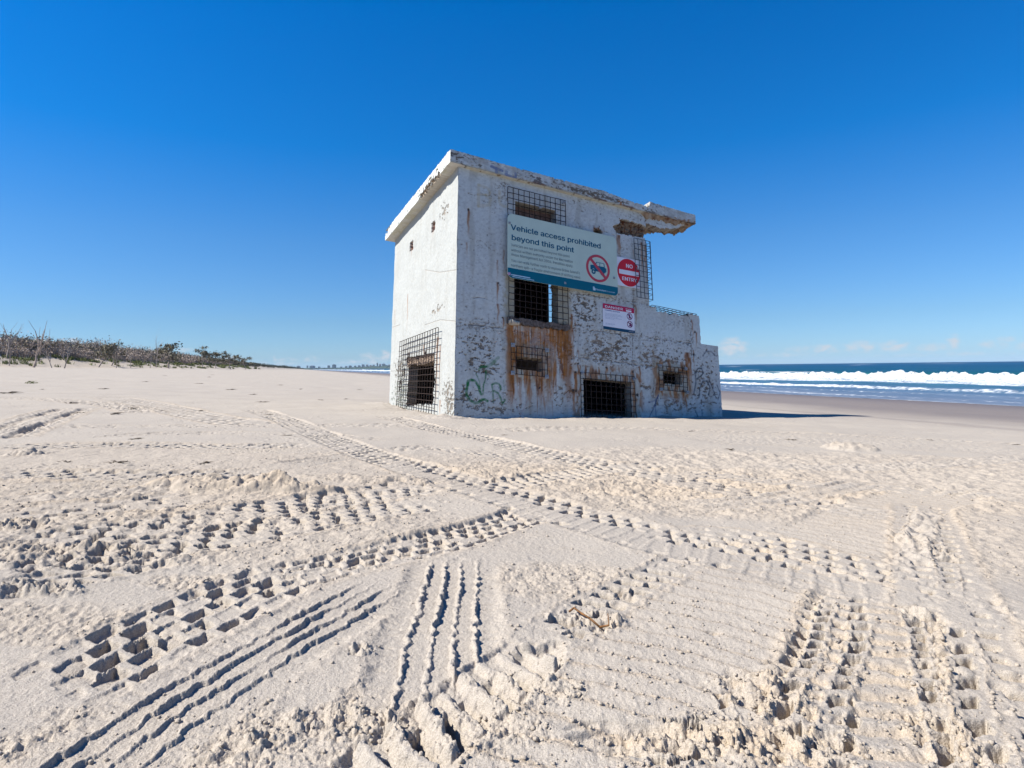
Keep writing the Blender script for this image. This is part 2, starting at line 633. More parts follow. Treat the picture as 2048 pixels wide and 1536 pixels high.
def churn(px, rx, ry, amp, kind='clod', scale=0.05, dry=0.5, mound=0.0):
    """rough patch: px centre, radii in metres (across, along the view)"""
    TR_ID[0] += 1
    sd = TR_ID[0] * 13
    amp = amp * 0.5
    mound = mound * 0.6
    c = unproj(*px)
    q = ((X - c[0]) / rx) ** 2 + ((Y - c[1]) / ry) ** 2
    I = np.nonzero(q < 2.2)
    x = X[I]
    y = Y[I]
    q = q[I] * (1 + 0.5 * noise(x / (0.35 * rx), y / (0.35 * ry), sd + 4))
    m_ = sstep(1.25, 0.35, q)
    if kind == 'clod':
        w1, i1 = worley(x / scale + 0.3 * noise(x / scale, y / scale, sd), y / scale, sd)
        w2, i2 = worley(x / (scale * 0.45), y / (scale * 0.45), sd + 2)
        h = (0.7 * np.sqrt(np.clip(1 - (w1 / 0.60) ** 2, 0, 1)) * (i1 > 0.45) * (0.3 + i1) + 0.5 * np.sqrt(np.clip(1 - (w2 / 0.6) ** 2, 0, 1)) * i2
             + 1.0 * fbm(x / (2 * scale), y / (2 * scale), 5, sd, 0.62) - 0.35)
    elif kind == 'lump':
        h = fbm(x / scale, y / scale, 4, sd, 0.55)
    else:
        h = -np.ones_like(x)
    H[I] += m_ * amp * h + mound * sstep(1.3, 0.0, q)
    DRY[I] = np.clip(DRY[I] + dry * m_ * 0.5, 0, 1)


# broad roughness first: older, half-blown-over disturbance
for p, rx, ry, a, sc, kd in [((1750, 950), 3.4, 1.5, 0.020, 0.085, 'clod'), ((1300, 955), 1.6, 0.7, 0.016, 0.07, 'clod'), ((1960, 1090), 0.8, 0.5, 0.014, 0.06, 'lump'),
                             ((1985, 1350), 0.40, 0.45, 0.010, 0.05, 'lump'), ((300, 930), 2.5, 1.2, 0.008, 0.10, 'lump'), ((330, 1050), 1.4, 0.5, 0.010, 0.07, 'lump'),
                             ((1150, 1160), 0.26, 0.20, 0.010, 0.030, 'clod'), ((300, 1490), 0.30, 0.16, 0.012, 0.020, 'clod'), ((60, 1240), 0.4, 0.12, 0.010, 0.03, 'lump'),
                             ((1540, 1000), 1.6, 0.6, 0.012, 0.06, 'clod'), ((420, 1160), 0.20, 0.08, 0.012, 0.022, 'clod'), ((740, 1420), 0.10, 0.10, 0.012, 0.02, 'clod'),
                             ((250, 985), 1.3, 0.5, 0.012, 0.06, 'lump')]:
    churn(p, rx, ry, a, kd, sc, dry=0.55)

# --- wheel tracks (centre lines picked on the beach plane)
track([(-40, 772), (120, 783), (250, 800), (330, 815), (420, 835), (520, 850)], 0.30, 'lug', 0.034, 0.02, period=0.22, dry=0.9)
track([(-40, 792), (100, 800), (230, 812), (300, 826)], 0.25, 'rough', 0.02, dry=0.8)
track([(-30, 878), (40, 853), (95, 834), (150, 816)], 0.26, 'ruts', 0.028, 0.02, dry=0.8)
track([(-30, 893), (150, 891), (330, 890), (470, 893), (640, 889)], 0.15, 'lug', 0.055, 0.02, period=0.12)
track([(-30, 910), (60, 906), (130, 902)], 0.10, 'rough', 0.035, 0.03)
track([(90, 849), (200, 853), (430, 852), (700, 851), (820, 848)], 0.18, 'lug', 0.018, 0.008, period=0.16, dry=0.3)
track([(160, 872), (400, 868), (640, 872), (800, 880)], 0.16, 'lug', 0.014, 0.006, period=0.18, dry=0.3)
track([(380, 899), (560, 902), (680, 899), (760, 893)], 0.13, 'rib', 0.025, 0.012)
track([(-30, 946), (200, 951), (450, 949), (560, 944)], 0.16, 'lug', 0.055, 0.02, period=0.12)
track([(560, 935), (660, 918), (760, 905)], 0.14, 'rib', 0.022)
track([(-30, 984), (60, 977), (160, 971), (300, 963), (420, 958)], 0.14, 'rib', 0.034, 0.015)
track([(-30, 1008), (150, 990), (300, 985), (420, 980)], 0.12, 'rough', 0.014, 0.01)
track([(775, 832), (850, 851), (950, 873), (1040, 893), (1150, 916), (1250, 936), (1380, 962), (1500, 988), (1650, 1010), (1850, 1040)], 0.17, 'lug', 0.055, 0.012, period=0.10)
track([(1000, 862), (1100, 858), (1250, 856), (1450, 862), (1700, 872), (2100, 890)], 0.18, 'lug', 0.016, 0.006, period=0.14, dry=0.4)
track([(1350, 878), (1600, 880), (2100, 905)], 0.5, 'rough', 0.006, dry=0.3)
track([(760, 900), (860, 895), (950, 905), (1050, 915)], 0.12, 'lug', 0.02, 0.008, period=0.1, dry=0.4)
track([(1330, 940), (1500, 957), (1700, 972), (1900, 985), (2080, 1000)], 0.16, 'lug', 0.022, 0.012, period=0.11)
track([(1500, 925), (1650, 935), (1850, 930), (2080, 915)], 0.16, 'rough', 0.012, 0.01)
track([(1350, 1010), (1500, 1003), (1620, 985), (1740, 960)], 0.13, 'ruts', 0.010, 0.008, dry=0.3)
track([(960, 977), (1080, 957), (1220, 934), (1350, 927)], 0.14, 'lug', 0.055, 0.014, period=0.085)
track([(-40, 1030), (150, 1018), (320, 1003), (440, 985)], 0.16, 'lug', 0.042, 0.02, period=0.14)
track([(-40, 1092), (150, 1074), (350, 1046), (500, 1022), (650, 1000), (760, 985), (870, 966)], 0.17, 'lug', 0.060, 0.016, period=0.10, base=0.10)
track([(-40, 1160), (100, 1132), (260, 1102), (420, 1075), (600, 1046), (760, 1020), (860, 1003)], 0.155, 'lug', 0.062, 0.018, period=0.085, base=0.10)
track([(-40, 1195), (60, 1172), (180, 1142), (300, 1118), (420, 1098)], 0.11, 'lug3', 0.040, 0.02, period=0.08, dry=0.3)
track([(560, 1012), (680, 998), (790, 984), (900, 975)], 0.14, 'lug', 0.055, 0.012, period=0.08)
track([(470, 1168), (600, 1142), (720, 1115), (850, 1088), (950, 1063), (1040, 1035), (1090, 1012)], 0.125, 'blockrib', 0.034, 0.010, period=0.07)
track([(505, 818), (560, 835), (620, 860), (700, 893), (785, 922), (880, 952)], 0.17, 'lug', 0.045, 0.006, period=0.10, dry=0.35)
track([(1520, 1180), (1600, 1120), (1690, 1060), (1790, 1015), (1900, 985)], 0.20, 'ripple', 0.016, 0.012, dry=0.1)
track([(785, 922), (871, 948), (950, 972), (1045, 1000), (1145, 1030), (1247, 1058), (1330, 1082), (1450, 1105),
       (1621, 1143), (1793, 1180), (1929, 1220), (2090, 1272)], 0.19, 'lane', 0.056, 0.012, period=0.10, dry=0.35)
track([(1340, 1072), (1440, 1066), (1540, 1080), (1640, 1108), (1800, 1150), (1960, 1190)], 0.11, 'pits', 0.065, 0.012, period=0.085, dry=0.9, rows=[(-0.66, 0.18), (0.0, 0.18), (0.66, 0.18)], fs=0.42, miss=0.2)
track([(20, 1405), (110, 1368), (230, 1305), (330, 1252), (430, 1205), (530, 1160), (640, 1122)], 0.140, 'blockrib', 0.038, 0.014, period=0.085, dry=0.3)
track([(-160, 1830), (120, 1580), (300, 1445), (430, 1362), (560, 1283), (680, 1215), (790, 1152)], 0.125, 'rib', 0.036, 0.010, dry=0.2)
track([(838, 1500), (858, 1420), (876, 1330), (890, 1240), (902, 1170), (912, 1110)], 0.135, 'rib', 0.036, 0.010, dry=0.2, ends=0.18)
track([(1000, 1850), (1180, 1580), (1310, 1400), (1380, 1295), (1460, 1212), (1545, 1148)], 0.22, 'ripple', 0.022, 0.012, dry=0.15)
track([(690, 1620), (820, 1490), (930, 1412), (1020, 1340), (1085, 1285)], 0.074, 'bars', 0.060, 0.016, period=0.070, dry=0.3, ends=0.08)
track([(1060, 1300), (1130, 1255), (1205, 1205), (1300, 1155), (1400, 1112)], 0.075, 'pits', 0.050, 0.02, period=0.075, dry=0.5, rows=[(0.35, 0.42), (-0.45, 0.30)], fs=0.48, miss=0.2)
track([(1285, 1442), (1335, 1448), (1385, 1440), (1425, 1478), (1490, 1500)], 0.020, 'pits', 0.060, 0.02, period=0.05, rows=[(0, 0.6)], fs=0.92, miss=0.1, ends=0.03)
track([(1290, 1500), (1340, 1522), (1400, 1508), (1440, 1515)], 0.014, 'pits', 0.045, 0.02, period=0.04, rows=[(0, 0.6)], fs=0.92, miss=0.2, ends=0.03)
track([(1430, 1380), (1445, 1410), (1470, 1440)], 0.012, 'pits', 0.045, 0.02, period=0.03, rows=[(0, 0.6)], fs=0.8, miss=0.3, ends=0.02)
track([(1840, 1005), (1872, 1130), (1915, 1270), (1965, 1400), (2030, 1590), (2140, 1850)], 0.12, 'pits', 0.046, 0.02, period=0.085, dry=0.6, rows=[(0.55, 0.16), (-0.35, 0.18)], fs=0.45, miss=0.3)
track([(1742, 1175), (1728, 1280), (1718, 1400), (1725, 1600), (1735, 1850)], 0.140, 'vee', 0.074, 0.020, period=0.075, dry=0.9)
track([(1822, 1222), (1846, 1290), (1858, 1380), (1885, 1470), (1920, 1580), (1980, 1750)], 0.022, 'pits', 0.056, 0.03, period=0.055, rows=[(0, 0.62)], fs=0.72, miss=0.15, dry=0.5, ends=0.05)
track([(1658, 1190), (1640, 1255), (1612, 1325), (1572, 1395), (1590, 1450), (1640, 1500)], 0.022, 'pits', 0.056, 0.03, period=0.06, rows=[(0, 0.6)], fs=0.6, miss=0.2, dry=0.5, ends=0.05)
track([(1738, 1225), (1705, 1310), (1672, 1400), (1650, 1480)], 0.024, 'pits', 0.056, 0.02, period=0.075, rows=[(0, 0.6)], fs=0.55, miss=0.1, dry=0.5, ends=0.03)
track([(1855, 1015), (1838, 1075), (1830, 1150)], 0.05, 'rough', 0.020, 0.03, dry=0.4)
track([(1905, 1250), (1935, 1345), (1960, 1440), (1985, 1520)], 0.03, 'pits', 0.050, 0.02, period=0.10, rows=[(0, 0.6)], fs=0.5, miss=0.15, dry=0.5, ends=0.03)
track([(1870, 1080), (1890, 1130), (1900, 1180)], 0.03, 'pits', 0.050, 0.02, period=0.07, rows=[(0, 0.6)], fs=0.5, miss=0.15, dry=0.5, ends=0.03)

# piles, pits and clods
churn((445, 975), 0.46, 0.12, 0.030, 'clod', 0.075, 0.3, mound=0.075)
churn((570, 978), 0.28, 0.10, 0.024, 'clod', 0.07, 0.3, mound=0.045)
churn((760, 960), 0.45, 0.14, 0.022, 'clod', 0.07, 0.3, mound=0.02)
churn((25, 1050), 0.16, 0.08, 0.05, 'clod', 0.045, 0.2)
churn((55, 1180), 0.16, 0.06, 0.050, 'clod', 0.04, 0.2)
churn((70, 1095), 0.22, 0.07, 0.030, 'clod', 0.04, 0.2)
churn((230, 1092), 0.12, 0.05, 0.035, 'clod', 0.035, 0.2)
churn((1702, 896), 0.26, 0.2, 0.03, 'clod', 0.07, 0.5, mound=0.09)
churn((1840, 1090), 0.07, 0.22, 0.035, 'clod', 0.04, 0.2)
churn((1380, 1475), 0.16, 0.05, 0.022, 'clod', 0.030, 0.9)
churn((1260, 1470), 0.10, 0.05, 0.03, 'pit', 0.05, 0.2)
churn((1530, 1380), 0.10, 0.10, 0.022, 'clod', 0.03, 0.5)
churn((1180, 1240), 0.10, 0.06, 0.030, 'clod', 0.028, 0.3)
churn((1080, 1300), 0.06, 0.04, 0.040, 'pit', 0.03, 0.0)
churn((1250, 1190), 0.03, 0.025, 0.035, 'pit', 0.03, 0.0)
churn((525, 1480), 0.035, 0.022, 0.030, 'clod', 0.03, 0.0, mound=0.012)
churn((725, 1300), 0.03, 0.03, 0.020, 'clod', 0.02, 0.0)
churn((930, 1450), 0.16, 0.10, 0.010, 'clod', 0.018, 0.2)
churn((1050, 1370), 0.14, 0.07, 0.010, 'clod', 0.016, 0.2)
churn((150, 1110), 0.55, 0.16, 0.018, 'clod', 0.045, 0.2)
churn((420, 1040), 0.7, 0.16, 0.014, 'clod', 0.045, 0.2)
churn((690, 1440), 0.12, 0.05, 0.022, 'clod', 0.028, 0.1)
churn((1560, 1480), 0.14, 0.06, 0.020, 'clod', 0.028, 0.8)
churn((1850, 1230), 0.05, 0.08, 0.03, 'clod', 0.03, 0.2)
churn((1900, 1480), 0.06, 0.1, 0.035, 'clod', 0.035, 0.3)

# crumbs and fine tooth all over, stronger where disturbed
near = sstep(9.0, 3.0, RR[:iN])[:, None]
wq, wi = worley(X / 0.022, Y / 0.022, 77)
H += near * 0.0045 * np.sqrt(np.clip(1 - (wq / 0.42) ** 2, 0, 1)) * (wi > 0.92) * (0.15 + RG) * (1 - SM)
wq, wi = worley(X / 0.05, Y / 0.05, 78)
H += 0.006 * np.sqrt(np.clip(1 - (wq / 0.40) ** 2, 0, 1)) * (wi > 0.96) * (0.2 + RG) * (1 - SM)
H += near * (0.0009 * fbm(X / 0.018, Y / 0.018, 3, 79) * (0.25 + 0.9 * RG * (1 - SM)) + 0.0008 * noise(X / 0.006, Y / 0.006, 80))
wq, wi = worley(X / 0.16, Y / 0.12, 81)
H -= 0.012 * sstep(0.16, 0.05, wq) * (wi > 0.55) * RG
H += near * (0.0016 * fbm(X / 0.012 + 3, Y / 0.012, 3, 83, 0.6) * np.clip(DRY + 0.15, 0, 1))
# blend out to the undetailed surface
for P0, P1 in (((-0.813, 8.6), (3.75, 10.99)), ((-0.813, 8.6), (-2.3, 11.5))):
    ax_, ay_ = P0
    ex_, ey_ = P1[0] - ax_, P1[1] - ay_
    tt_ = np.clip(((X - ax_) * ex_ + (Y - ay_) * ey_) / (ex_ ** 2 + ey_ ** 2), 0, 1)
    dd_ = np.hypot(X - ax_ - tt_ * ex_, Y - ay_ - tt_ * ey_)
    H += sstep(0.7, 0.0, dd_) * (0.045 * noise(X / 0.7 + 3, Y / 0.7, 95) + 0.015 * fbm(X / 0.2, Y / 0.2, 3, 96) - 0.01)
fo = sstep(16.0, 11.0, RR[:iN])[:, None] * sstep(math.radians(44), math.radians(42.5), np.abs(th[c0:c1]))[None, :]
# keep the sand calm and level against the bunker's base
GZ[:iN, c0:c1] = B0 + H * fo
far_rough = 0.03 * fbm(GX[iN - 60:] / 2.5, GY[iN - 60:] / 2.5, 3, 90) * sstep(9, 18, RR[iN - 60:])[:, None] * sstep(22, 14, GX[iN - 60:] * ND[0] + GY[iN - 60:] * ND[1])
GZ[iN - 60:] += far_rough * sstep(6000, 400, RR[iN - 60:])[:, None]

gn = GX * ND[0] + GY * ND[1]
gs = GX * SD[0] + GY * SD[1]
WET = sstep(8.5, 14.5, gn + 1.0 * noise(gs / 6, gn / 3, 91)) * 0.8
WET = WET + 0.25 * sstep(0.25, 0.5, noise(gs / 9, gn / 0.7, 92)) * sstep(5.5, 8, gn) * sstep(14, 9, gn)
WET = np.clip(WET + 0.25 * sstep(17, 24, gn), 0, 1)
DR = np.zeros_like(GX)
DR[:iN, c0:c1] = DRY * fo
DR += 0.35 * sstep(-24, -34, gn) * (RR > 40)[:, None]
idx = np.arange(NRR * NTH).reshape(NRR, NTH)
nxt = np.roll(idx, -1, 1)
q = np.stack([idx[:-1], nxt[:-1], nxt[1:], idx[1:]], -1).reshape(-1, 4)
V = np.stack([GX.ravel(), GY.ravel(), GZ.ravel()], 1)
V = np.vstack([V, [[0, 0, float(base_z(0, 0))]]])
ctr = len(V) - 1
tri = np.stack([np.full(NTH, ctr), np.roll(idx[0], -1), idx[0]], 1)
sand = np_obj('beach', V, q, tri, MATS['sand'], smooth=True,
              attrs={'dry': np.append(DR.ravel(), 0), 'wet': np.append(WET.ravel(), 0)})
tag(sand, 'pale sand beach crossed by many tyre tracks', 'beach', kind='structure')


def ground_at(x, y):
    """height of the finished sheet at a point"""
    r = math.hypot(x, y)
    i = min(max(np.searchsorted(RR, r), 1), NRR - 1)
    a = math.atan2(x, y)
    j = int(np.argmin(np.abs(th - a)))
    return float(GZ[i, j])


# loose crumbs of sand
def crumbs():
    t = (1 + 5 ** 0.5) / 2
    iv = np.array([(-1, t, 0), (1, t, 0), (-1, -t, 0), (1, -t, 0), (0, -1, t), (0, 1, t), (0, -1, -t), (0, 1, -t), (t, 0, -1), (t, 0, 1), (-t, 0, -1), (-t, 0, 1)]) / 1.9
    it = np.array([(0, 11, 5), (0, 5, 1), (0, 1, 7), (0, 7, 10), (0, 10, 11), (1, 5, 9), (5, 11, 4), (11, 10, 2), (10, 7, 6), (7, 1, 8), (3, 9, 4), (3, 4, 2), (3, 2, 6),
                   (3, 6, 8), (3, 8, 9), (4, 9, 5), (2, 4, 11), (6, 2, 10), (8, 6, 7), (9, 8, 1)])
    N = 9000
    i = rng.integers(int(np.searchsorted(RR, 0.8)), int(np.searchsorted(RR, 4.5)), N * 6)
    j = rng.integers(0, c1 - c0, N * 6)
    w = np.clip(DRY[i, j] * 1.6 + 0.25 * (RG[i, j] > 0.6), 0.01, 1)
    k = rng.random(N * 6) < w
    i = i[k][:N]
    j = j[k][:N]
    n = len(i)
    sz = 0.0013 + 0.0045 * rng.random(n) ** 3.5
    P = np.stack([X[i, j], Y[i, j], GZ[i, j + c0] + sz * 0.35], 1)
    vv = iv[None] * sz[:, None, None] * (0.65 + 0.7 * rng.random((n, 12, 1))) * np.array([1, 1, 0.75]) + P[:, None]
    tt = (it[None] + 12 * np.arange(n)[:, None, None]).reshape(-1, 3)
    vv = vv.reshape(-1, 3)
    o = np_obj('sand_crumbs', vv, None, tt, MATS['sand'], smooth=True, attrs={'dry': np.full(len(vv), 0.4), 'wet': np.zeros(len(vv))})
    tag(o, 'loose crumbs of sand thrown up beside the tyre tracks', 'sand crumbs', kind='stuff')


crumbs()
# ------------------------------------------------------------------ the bunker (its own leaning frame: u along the front, v into the depth, w up)
yaw, ta, tb = 0.4749, 0.0989, -0.1658
_U = np.array([[math.cos(yaw), -math.sin(yaw), 0], [math.sin(yaw), math.cos(yaw), 0], [0, 0, 1]])
_Ry = np.array([[math.cos(ta), 0, math.sin(ta)], [0, 1, 0], [-math.sin(ta), 0, math.cos(ta)]])
_Rx = np.array([[1, 0, 0], [0, math.cos(tb), -math.sin(tb)], [0, math.sin(tb), math.cos(tb)]])
BM = _U @ _Ry @ _Rx
BO = np.array([-0.8143, 8.6, -0.6919])         # relative to the camera
BMAT = Matrix([[*BM[0], BO[0]], [*BM[1], BO[1]], [*BM[2], BO[2] + CAMZ], [0, 0, 0, 1]])


def fr(x, y, v=0.0):
    """photo point -> (u, w) on the plane v of the bunker"""
    r = ray(x, y)
    n = BM[:, 1]
    t = (n @ BO + v) / (n @ r)
    p = BM.T @ (r * t - BO)
    return p[0], p[2]


def lf(x, y, u=0.0):
    r = ray(x, y)
    n = BM[:, 0]
    t = (n @ BO + u) / (n @ r)
    p = BM.T @ (r * t - BO)
    return p[1], p[2]


bunker = empty('concrete_bunker', mat=BMAT)
tag(bunker, 'leaning derelict white concrete bunker with rust stains and a broken flat roof, on the beach', 'bunker')

WHITE = np.array([0.535, 0.56, 0.535])
CONC = np.array([0.185, 0.155, 0.122])
DARK = np.array([0.06, 0.052, 0.05])
RUST1 = np.array([0.30, 0.118, 0.028])
RUST2 = np.array([0.13, 0.050, 0.025])
CREAM = np.array([0.46, 0.40, 0.27])


def lerp(c, d, m):
    return c * (1 - m[..., None]) + np.asarray(d) * m[..., None]


def seg_dist(a, b, P):
    D = np.full(a.shape, 9.0)
    for (x0, y0), (x1, y1) in zip(P[:-1], P[1:]):
        dx, dy = x1 - x0, y1 - y0
        t = np.clip(((a - x0) * dx + (b - y0) * dy) / (dx * dx + dy * dy + 1e-9), 0, 1)
        D = np.minimum(D, np.hypot(a - x0 - t * dx, b - y0 - t * dy))
    return D


def base_paint(a, b, seed, peel=1.0):
    """white lime paint, mottled, with flakes gone"""
    c = WHITE[None, None] * (1 + 0.05 * fbm(a / 0.5, b / 0.5, 4, seed))[..., None]
    c = lerp(c, (0.36, 0.345, 0.295), 0.5 * sstep(0.0, 0.7, fbm(a / 0.16, b / 0.9, 4, seed + 3)))
    c = lerp(c, (0.30, 0.30, 0.29), 0.30 * sstep(0.1, 0.6, fbm(a / 0.08, b / 0.05, 3, seed + 4)))
    f = fbm(a / 0.05, b / 0.038, 5, seed + 7, 0.62) + 0.8 * fbm(a / 0.5, b / 0.4, 3, seed + 8)
    chip = sstep(1.02, 1.14, f) * peel
    c = lerp(c, CONC * (0.75 + 0.5 * (noise(a / 0.2, b / 0.2, seed + 9))[..., None]), chip * 0.85)
    c = lerp(c, (0.29, 0.275, 0.24), 0.35 * sstep(0.5, 1.0, f) * peel)
    g = noise(a / 0.045, b / 0.045, seed + 12)
    pit = sstep(0.62, 0.70, g) * (noise(a / 0.5, b / 0.5, seed + 13) > -0.1) * np.clip(peel, 0, 1)
    c = lerp(c, DARK * 1.8, pit * 0.4)
    return c, chip


def drip(c, a, b, top, length, width, seed, amt=0.9, col=None, col2=None):
    """a run of rust from a point downwards"""
    ta_, tb_ = top
    d = tb_ - b
    x = a - ta_ - 0.02 * noise(b / 0.12, b * 0 + seed, seed)
    w = width * (0.55 + 0.45 * np.clip(1 - d / length, 0, 1)) * (1 + 0.4 * noise(a / 0.03, b / 0.15, seed + 1))
    m = sstep(1.0, 0.35, np.abs(x) / w) * sstep(-0.015, 0.012, d) * sstep(length, length * 0.25, d)
    m = m * amt * (0.75 + 0.35 * noise(a / 0.02, b / 0.2, seed + 2))
    c = lerp(c, RUST1 if col is None else col, np.clip(m, 0, 1))
    m2 = m * sstep(0.35 * length, 0, d) * sstep(1, 0.0, np.abs(x) / (0.7 * w))
    return lerp(c, RUST2 if col2 is None else col2, np.clip(m2, 0, 1))


def stroke(c, a, b, pts, width, col, seed, amt=0.85, soft=0.5):
    D = seg_dist(a, b, pts)
    m = sstep(width, width * soft, D * (1 + 0.25 * noise(a / 0.05, b / 0.05, seed)))
    m *= amt * (0.65 + 0.45 * np.clip(0.5 + fbm(a / 0.05, b / 0.05, 3, seed + 1), 0, 1))
    return lerp(c, col, np.clip(m, 0, 1))


def sheet(name, a, b, keep, P, colr, mat, parent, ext_hole, ext_out, skip_out=(), ext_col=None):
    """grid sheet over nodes a x b. keep: 0 wall, 1 opening, 2 outside (per cell).
    P(A,B) -> xyz of the nodes; borders are carried back by the vector ext_*"""
    A, B = np.meshgrid(a, b, indexing='ij')
    XYZ = P(A, B)
    na, nb = len(a), len(b)
    idx = np.arange(na * nb).reshape(na, nb)
    k0 = keep == 0
    q = np.stack([idx[:-1, :-1], idx[1:, :-1], idx[1:, 1:], idx[:-1, 1:]], -1)[k0]
    V = [XYZ.reshape(-1, 3)]
    C = [colr.reshape(-1, 3)]
    Q = [q]
    tot = na * nb
    pad = np.full((na + 1, nb + 1), 2)
    pad[1:-1, 1:-1] = keep
    for nm, (di, dj), (e0, e1) in (('l', (-1, 0), (idx[:-1, 1:], idx[:-1, :-1])), ('r', (1, 0), (idx[1:, :-1], idx[1:, 1:])),
                                   ('d', (0, -1), (idx[:-1, :-1], idx[1:, :-1])), ('u', (0, 1), (idx[1:, 1:], idx[:-1, 1:]))):
        nb_ = pad[1 + di:na + di, 1 + dj:nb + dj]
        for code, ext in ((1, ext_hole), (2, ext_out)):
            if ext is None or (code == 2 and nm in skip_out):
                continue
            s = k0 & (nb_ == code)
            if not s.any():
                continue
            i0 = e0[s]
            i1 = e1[s]
            n = len(i0)
            p0 = XYZ.reshape(-1, 3)[i0]
            p1 = XYZ.reshape(-1, 3)[i1]
            V.append(np.concatenate([p0, p1, p1 + ext, p0 + ext]))
            cc0 = colr.reshape(-1, 3)[i0]
            cc1 = colr.reshape(-1, 3)[i1]
            if ext_col is not None:
                cc0 = cc0 * 0.35 + np.asarray(ext_col) * 0.65
                cc1 = cc1 * 0.35 + np.asarray(ext_col) * 0.65
            C.append(np.concatenate([cc0, cc1, cc1, cc0]))
            r = tot + np.arange(n)
            Q.append(np.stack([r + n, r, r + 3 * n, r + 2 * n], -1))
            tot += 4 * n
    V = np.concatenate(V)
    Q = np.concatenate(Q)
    used = np.unique(Q)
    re = np.full(len(V), -1)
    re[used] = np.arange(len(used))
    return np_obj(name, V[used], re[Q], None, mat, parent, False, {'col': np.concatenate(C)[used]})


CELL = 0.0105
LEN_V = 3.17
# ---------------- front wall
a = np.arange(0, 5.14, CELL)
b = np.arange(-0.75, 3.80, CELL)
A, B = np.meshgrid(a, b, indexing='ij')
col, chip = base_paint(A, B, 200, 0.85)
disp = 0.004 * chip + 0.004 * fbm(A / 0.3, B / 0.3, 3, 221)
U_ = lambda L: [fr(*p) for p in L]

# formwork joints and cracks
for P_, w_, s_ in [([(1147, 656), (1200, 663), (1290, 675), (1381, 686)], 0.012, 1), ([(1147, 713), (1230, 724), (1307, 734), (1385, 745)], 0.016, 2),
                   ([(916, 646), (960, 651), (1008, 657)], 0.010, 3), ([(1130, 585), (1200, 594), (1268, 604), (1300, 609)], 0.012, 4),
                   ([(918, 386), (950, 389), (980, 391), (1012, 396)], 0.006, 5), ([(915, 586), (940, 596), (960, 594), (990, 604)], 0.006, 6),
                   ([(1265, 560), (1268, 610), (1266, 660), (1264, 730)], 0.010, 7), ([(1381, 640), (1383, 690), (1384, 720)], 0.016, 8),
                   ([(1158, 657), (1157, 690), (1153, 712)], 0.008, 9), ([(1133, 452), (1150, 457), (1186, 468)], 0.006, 10),
                   ([(1206, 462), (1220, 466), (1230, 470)], 0.006, 11), ([(912, 776), (940, 778), (975, 786)], 0.006, 12)]:
    pts = U_(P_)
    jit = 0.010 * noise(A / 0.06, B / 0.06, 240 + s_)
    D = seg_dist(A + jit, B + jit, pts)
    on = np.clip(0.5 + 1.2 * noise(A / 0.10, B / 0.10, 250 + s_), 0.0, 1)
    m_ = sstep(w_, w_ * 0.4, D) * on
    col = lerp(col, DARK * 2.0, 0.75 * m_)
    disp += 0.010 * m_
    near_j = sstep(0.10, 0.02, D) * sstep(0.15, 0.45, fbm(A / 0.05, B / 0.035, 3, 260 + s_)) * (w_ > 0.009)
    col = lerp(col, CONC, 0.7 * near_j)
    disp += 0.004 * near_j

# flaked areas
for (px, rx, ry, amt, cc) in [((958, 690), 0.26, 0.16, 0.6, CONC * 0.8), ((955, 727), 0.2, 0.12, 0.5, CONC * 0.7), ((1195, 685), 0.14, 0.08, 1.0, CONC * 1.2), ((1199, 712), 0.17, 0.09, 1.0, CONC * 1.2),
                              ((1218, 703), 0.22, 0.16, 0.8, CONC * 0.8), ((1243, 693), 0.14, 0.22, 0.8, CONC * 0.8), ((1298, 712), 0.22, 0.14, 1.0, CONC * 1.15),
                              ((1170, 634), 0.32, 0.16, 0.7, CONC * 0.6), ((1165, 605), 0.25, 0.12, 0.6, CONC * 0.7), ((1130, 700), 0.25, 0.25, 0.35, CONC * 0.7),
                              ((1340, 720), 0.3, 0.12, 0.5, CONC * 0.7), ((925, 790), 0.14, 0.10, 0.7, CONC * 0.6), ((985, 815), 0.5, 0.10, 0.4, CONC * 0.8),
                              ((1410, 770), 0.35, 0.5, 0.10, CONC * 0.8), ((1130, 790), 0.2, 0.2, 0.3, CONC), ((1070, 690), 0.4, 0.3, 0.3, (0.5, 0.4, 0.36)),
                              ((1350, 810), 0.6, 0.12, 0.4, CONC), ((1294, 776), 0.12, 0.05, 0.9, CONC * 0.8), ((980, 745), 0.16, 0.1, 0.5, CONC * 0.7)]:
    u0, w0 = fr(*px)
    q_ = ((A - u0) / rx) ** 2 + ((B - w0) / ry) ** 2
    sd = int(px[0] * 3 + px[1])
    f = 1.05 * fbm(A / 0.10, B / 0.06, 5, sd, 0.68) + 0.95 * np.exp(-q_) - (1.08 - 0.42 * amt)
    m_ = sstep(0.0, 0.08, f) * (q_ < 3)
    tone = 1.0 + 0.55 * noise(A / 0.05, B / 0.05, sd + 3)
    col = col * (1 - 0.9 * m_[..., None]) + (np.asarray(cc) * np.array([1.0, 0.93, 0.86]))[None, None] * (0.9 * m_ * tone)[..., None]
    disp += 0.006 * m_

# cream tint round the openings
for (x0, x1, w0, w1, amt) in [(0.84, 1.92, 1.50, 2.20, 0.85), (0.86, 1.55, 0.62, 1.15, 0.55), (3.66, 4.34, 0.60, 1.10, 0.55), (2.05, 3.25, -0.2, 0.92, 0.30)]:
    dx = np.maximum(np.maximum(x0 - A, A - x1), 0)
    dy = np.maximum(np.maximum(w0 - B, B - w1), 0)
    m_ = sstep(0.10, 0.0, np.hypot(dx, dy) + 0.05 * fbm(A / 0.08, B / 0.08, 3, int(x0 * 99)))
    col = lerp(col, CREAM * 0.85, amt * m_)
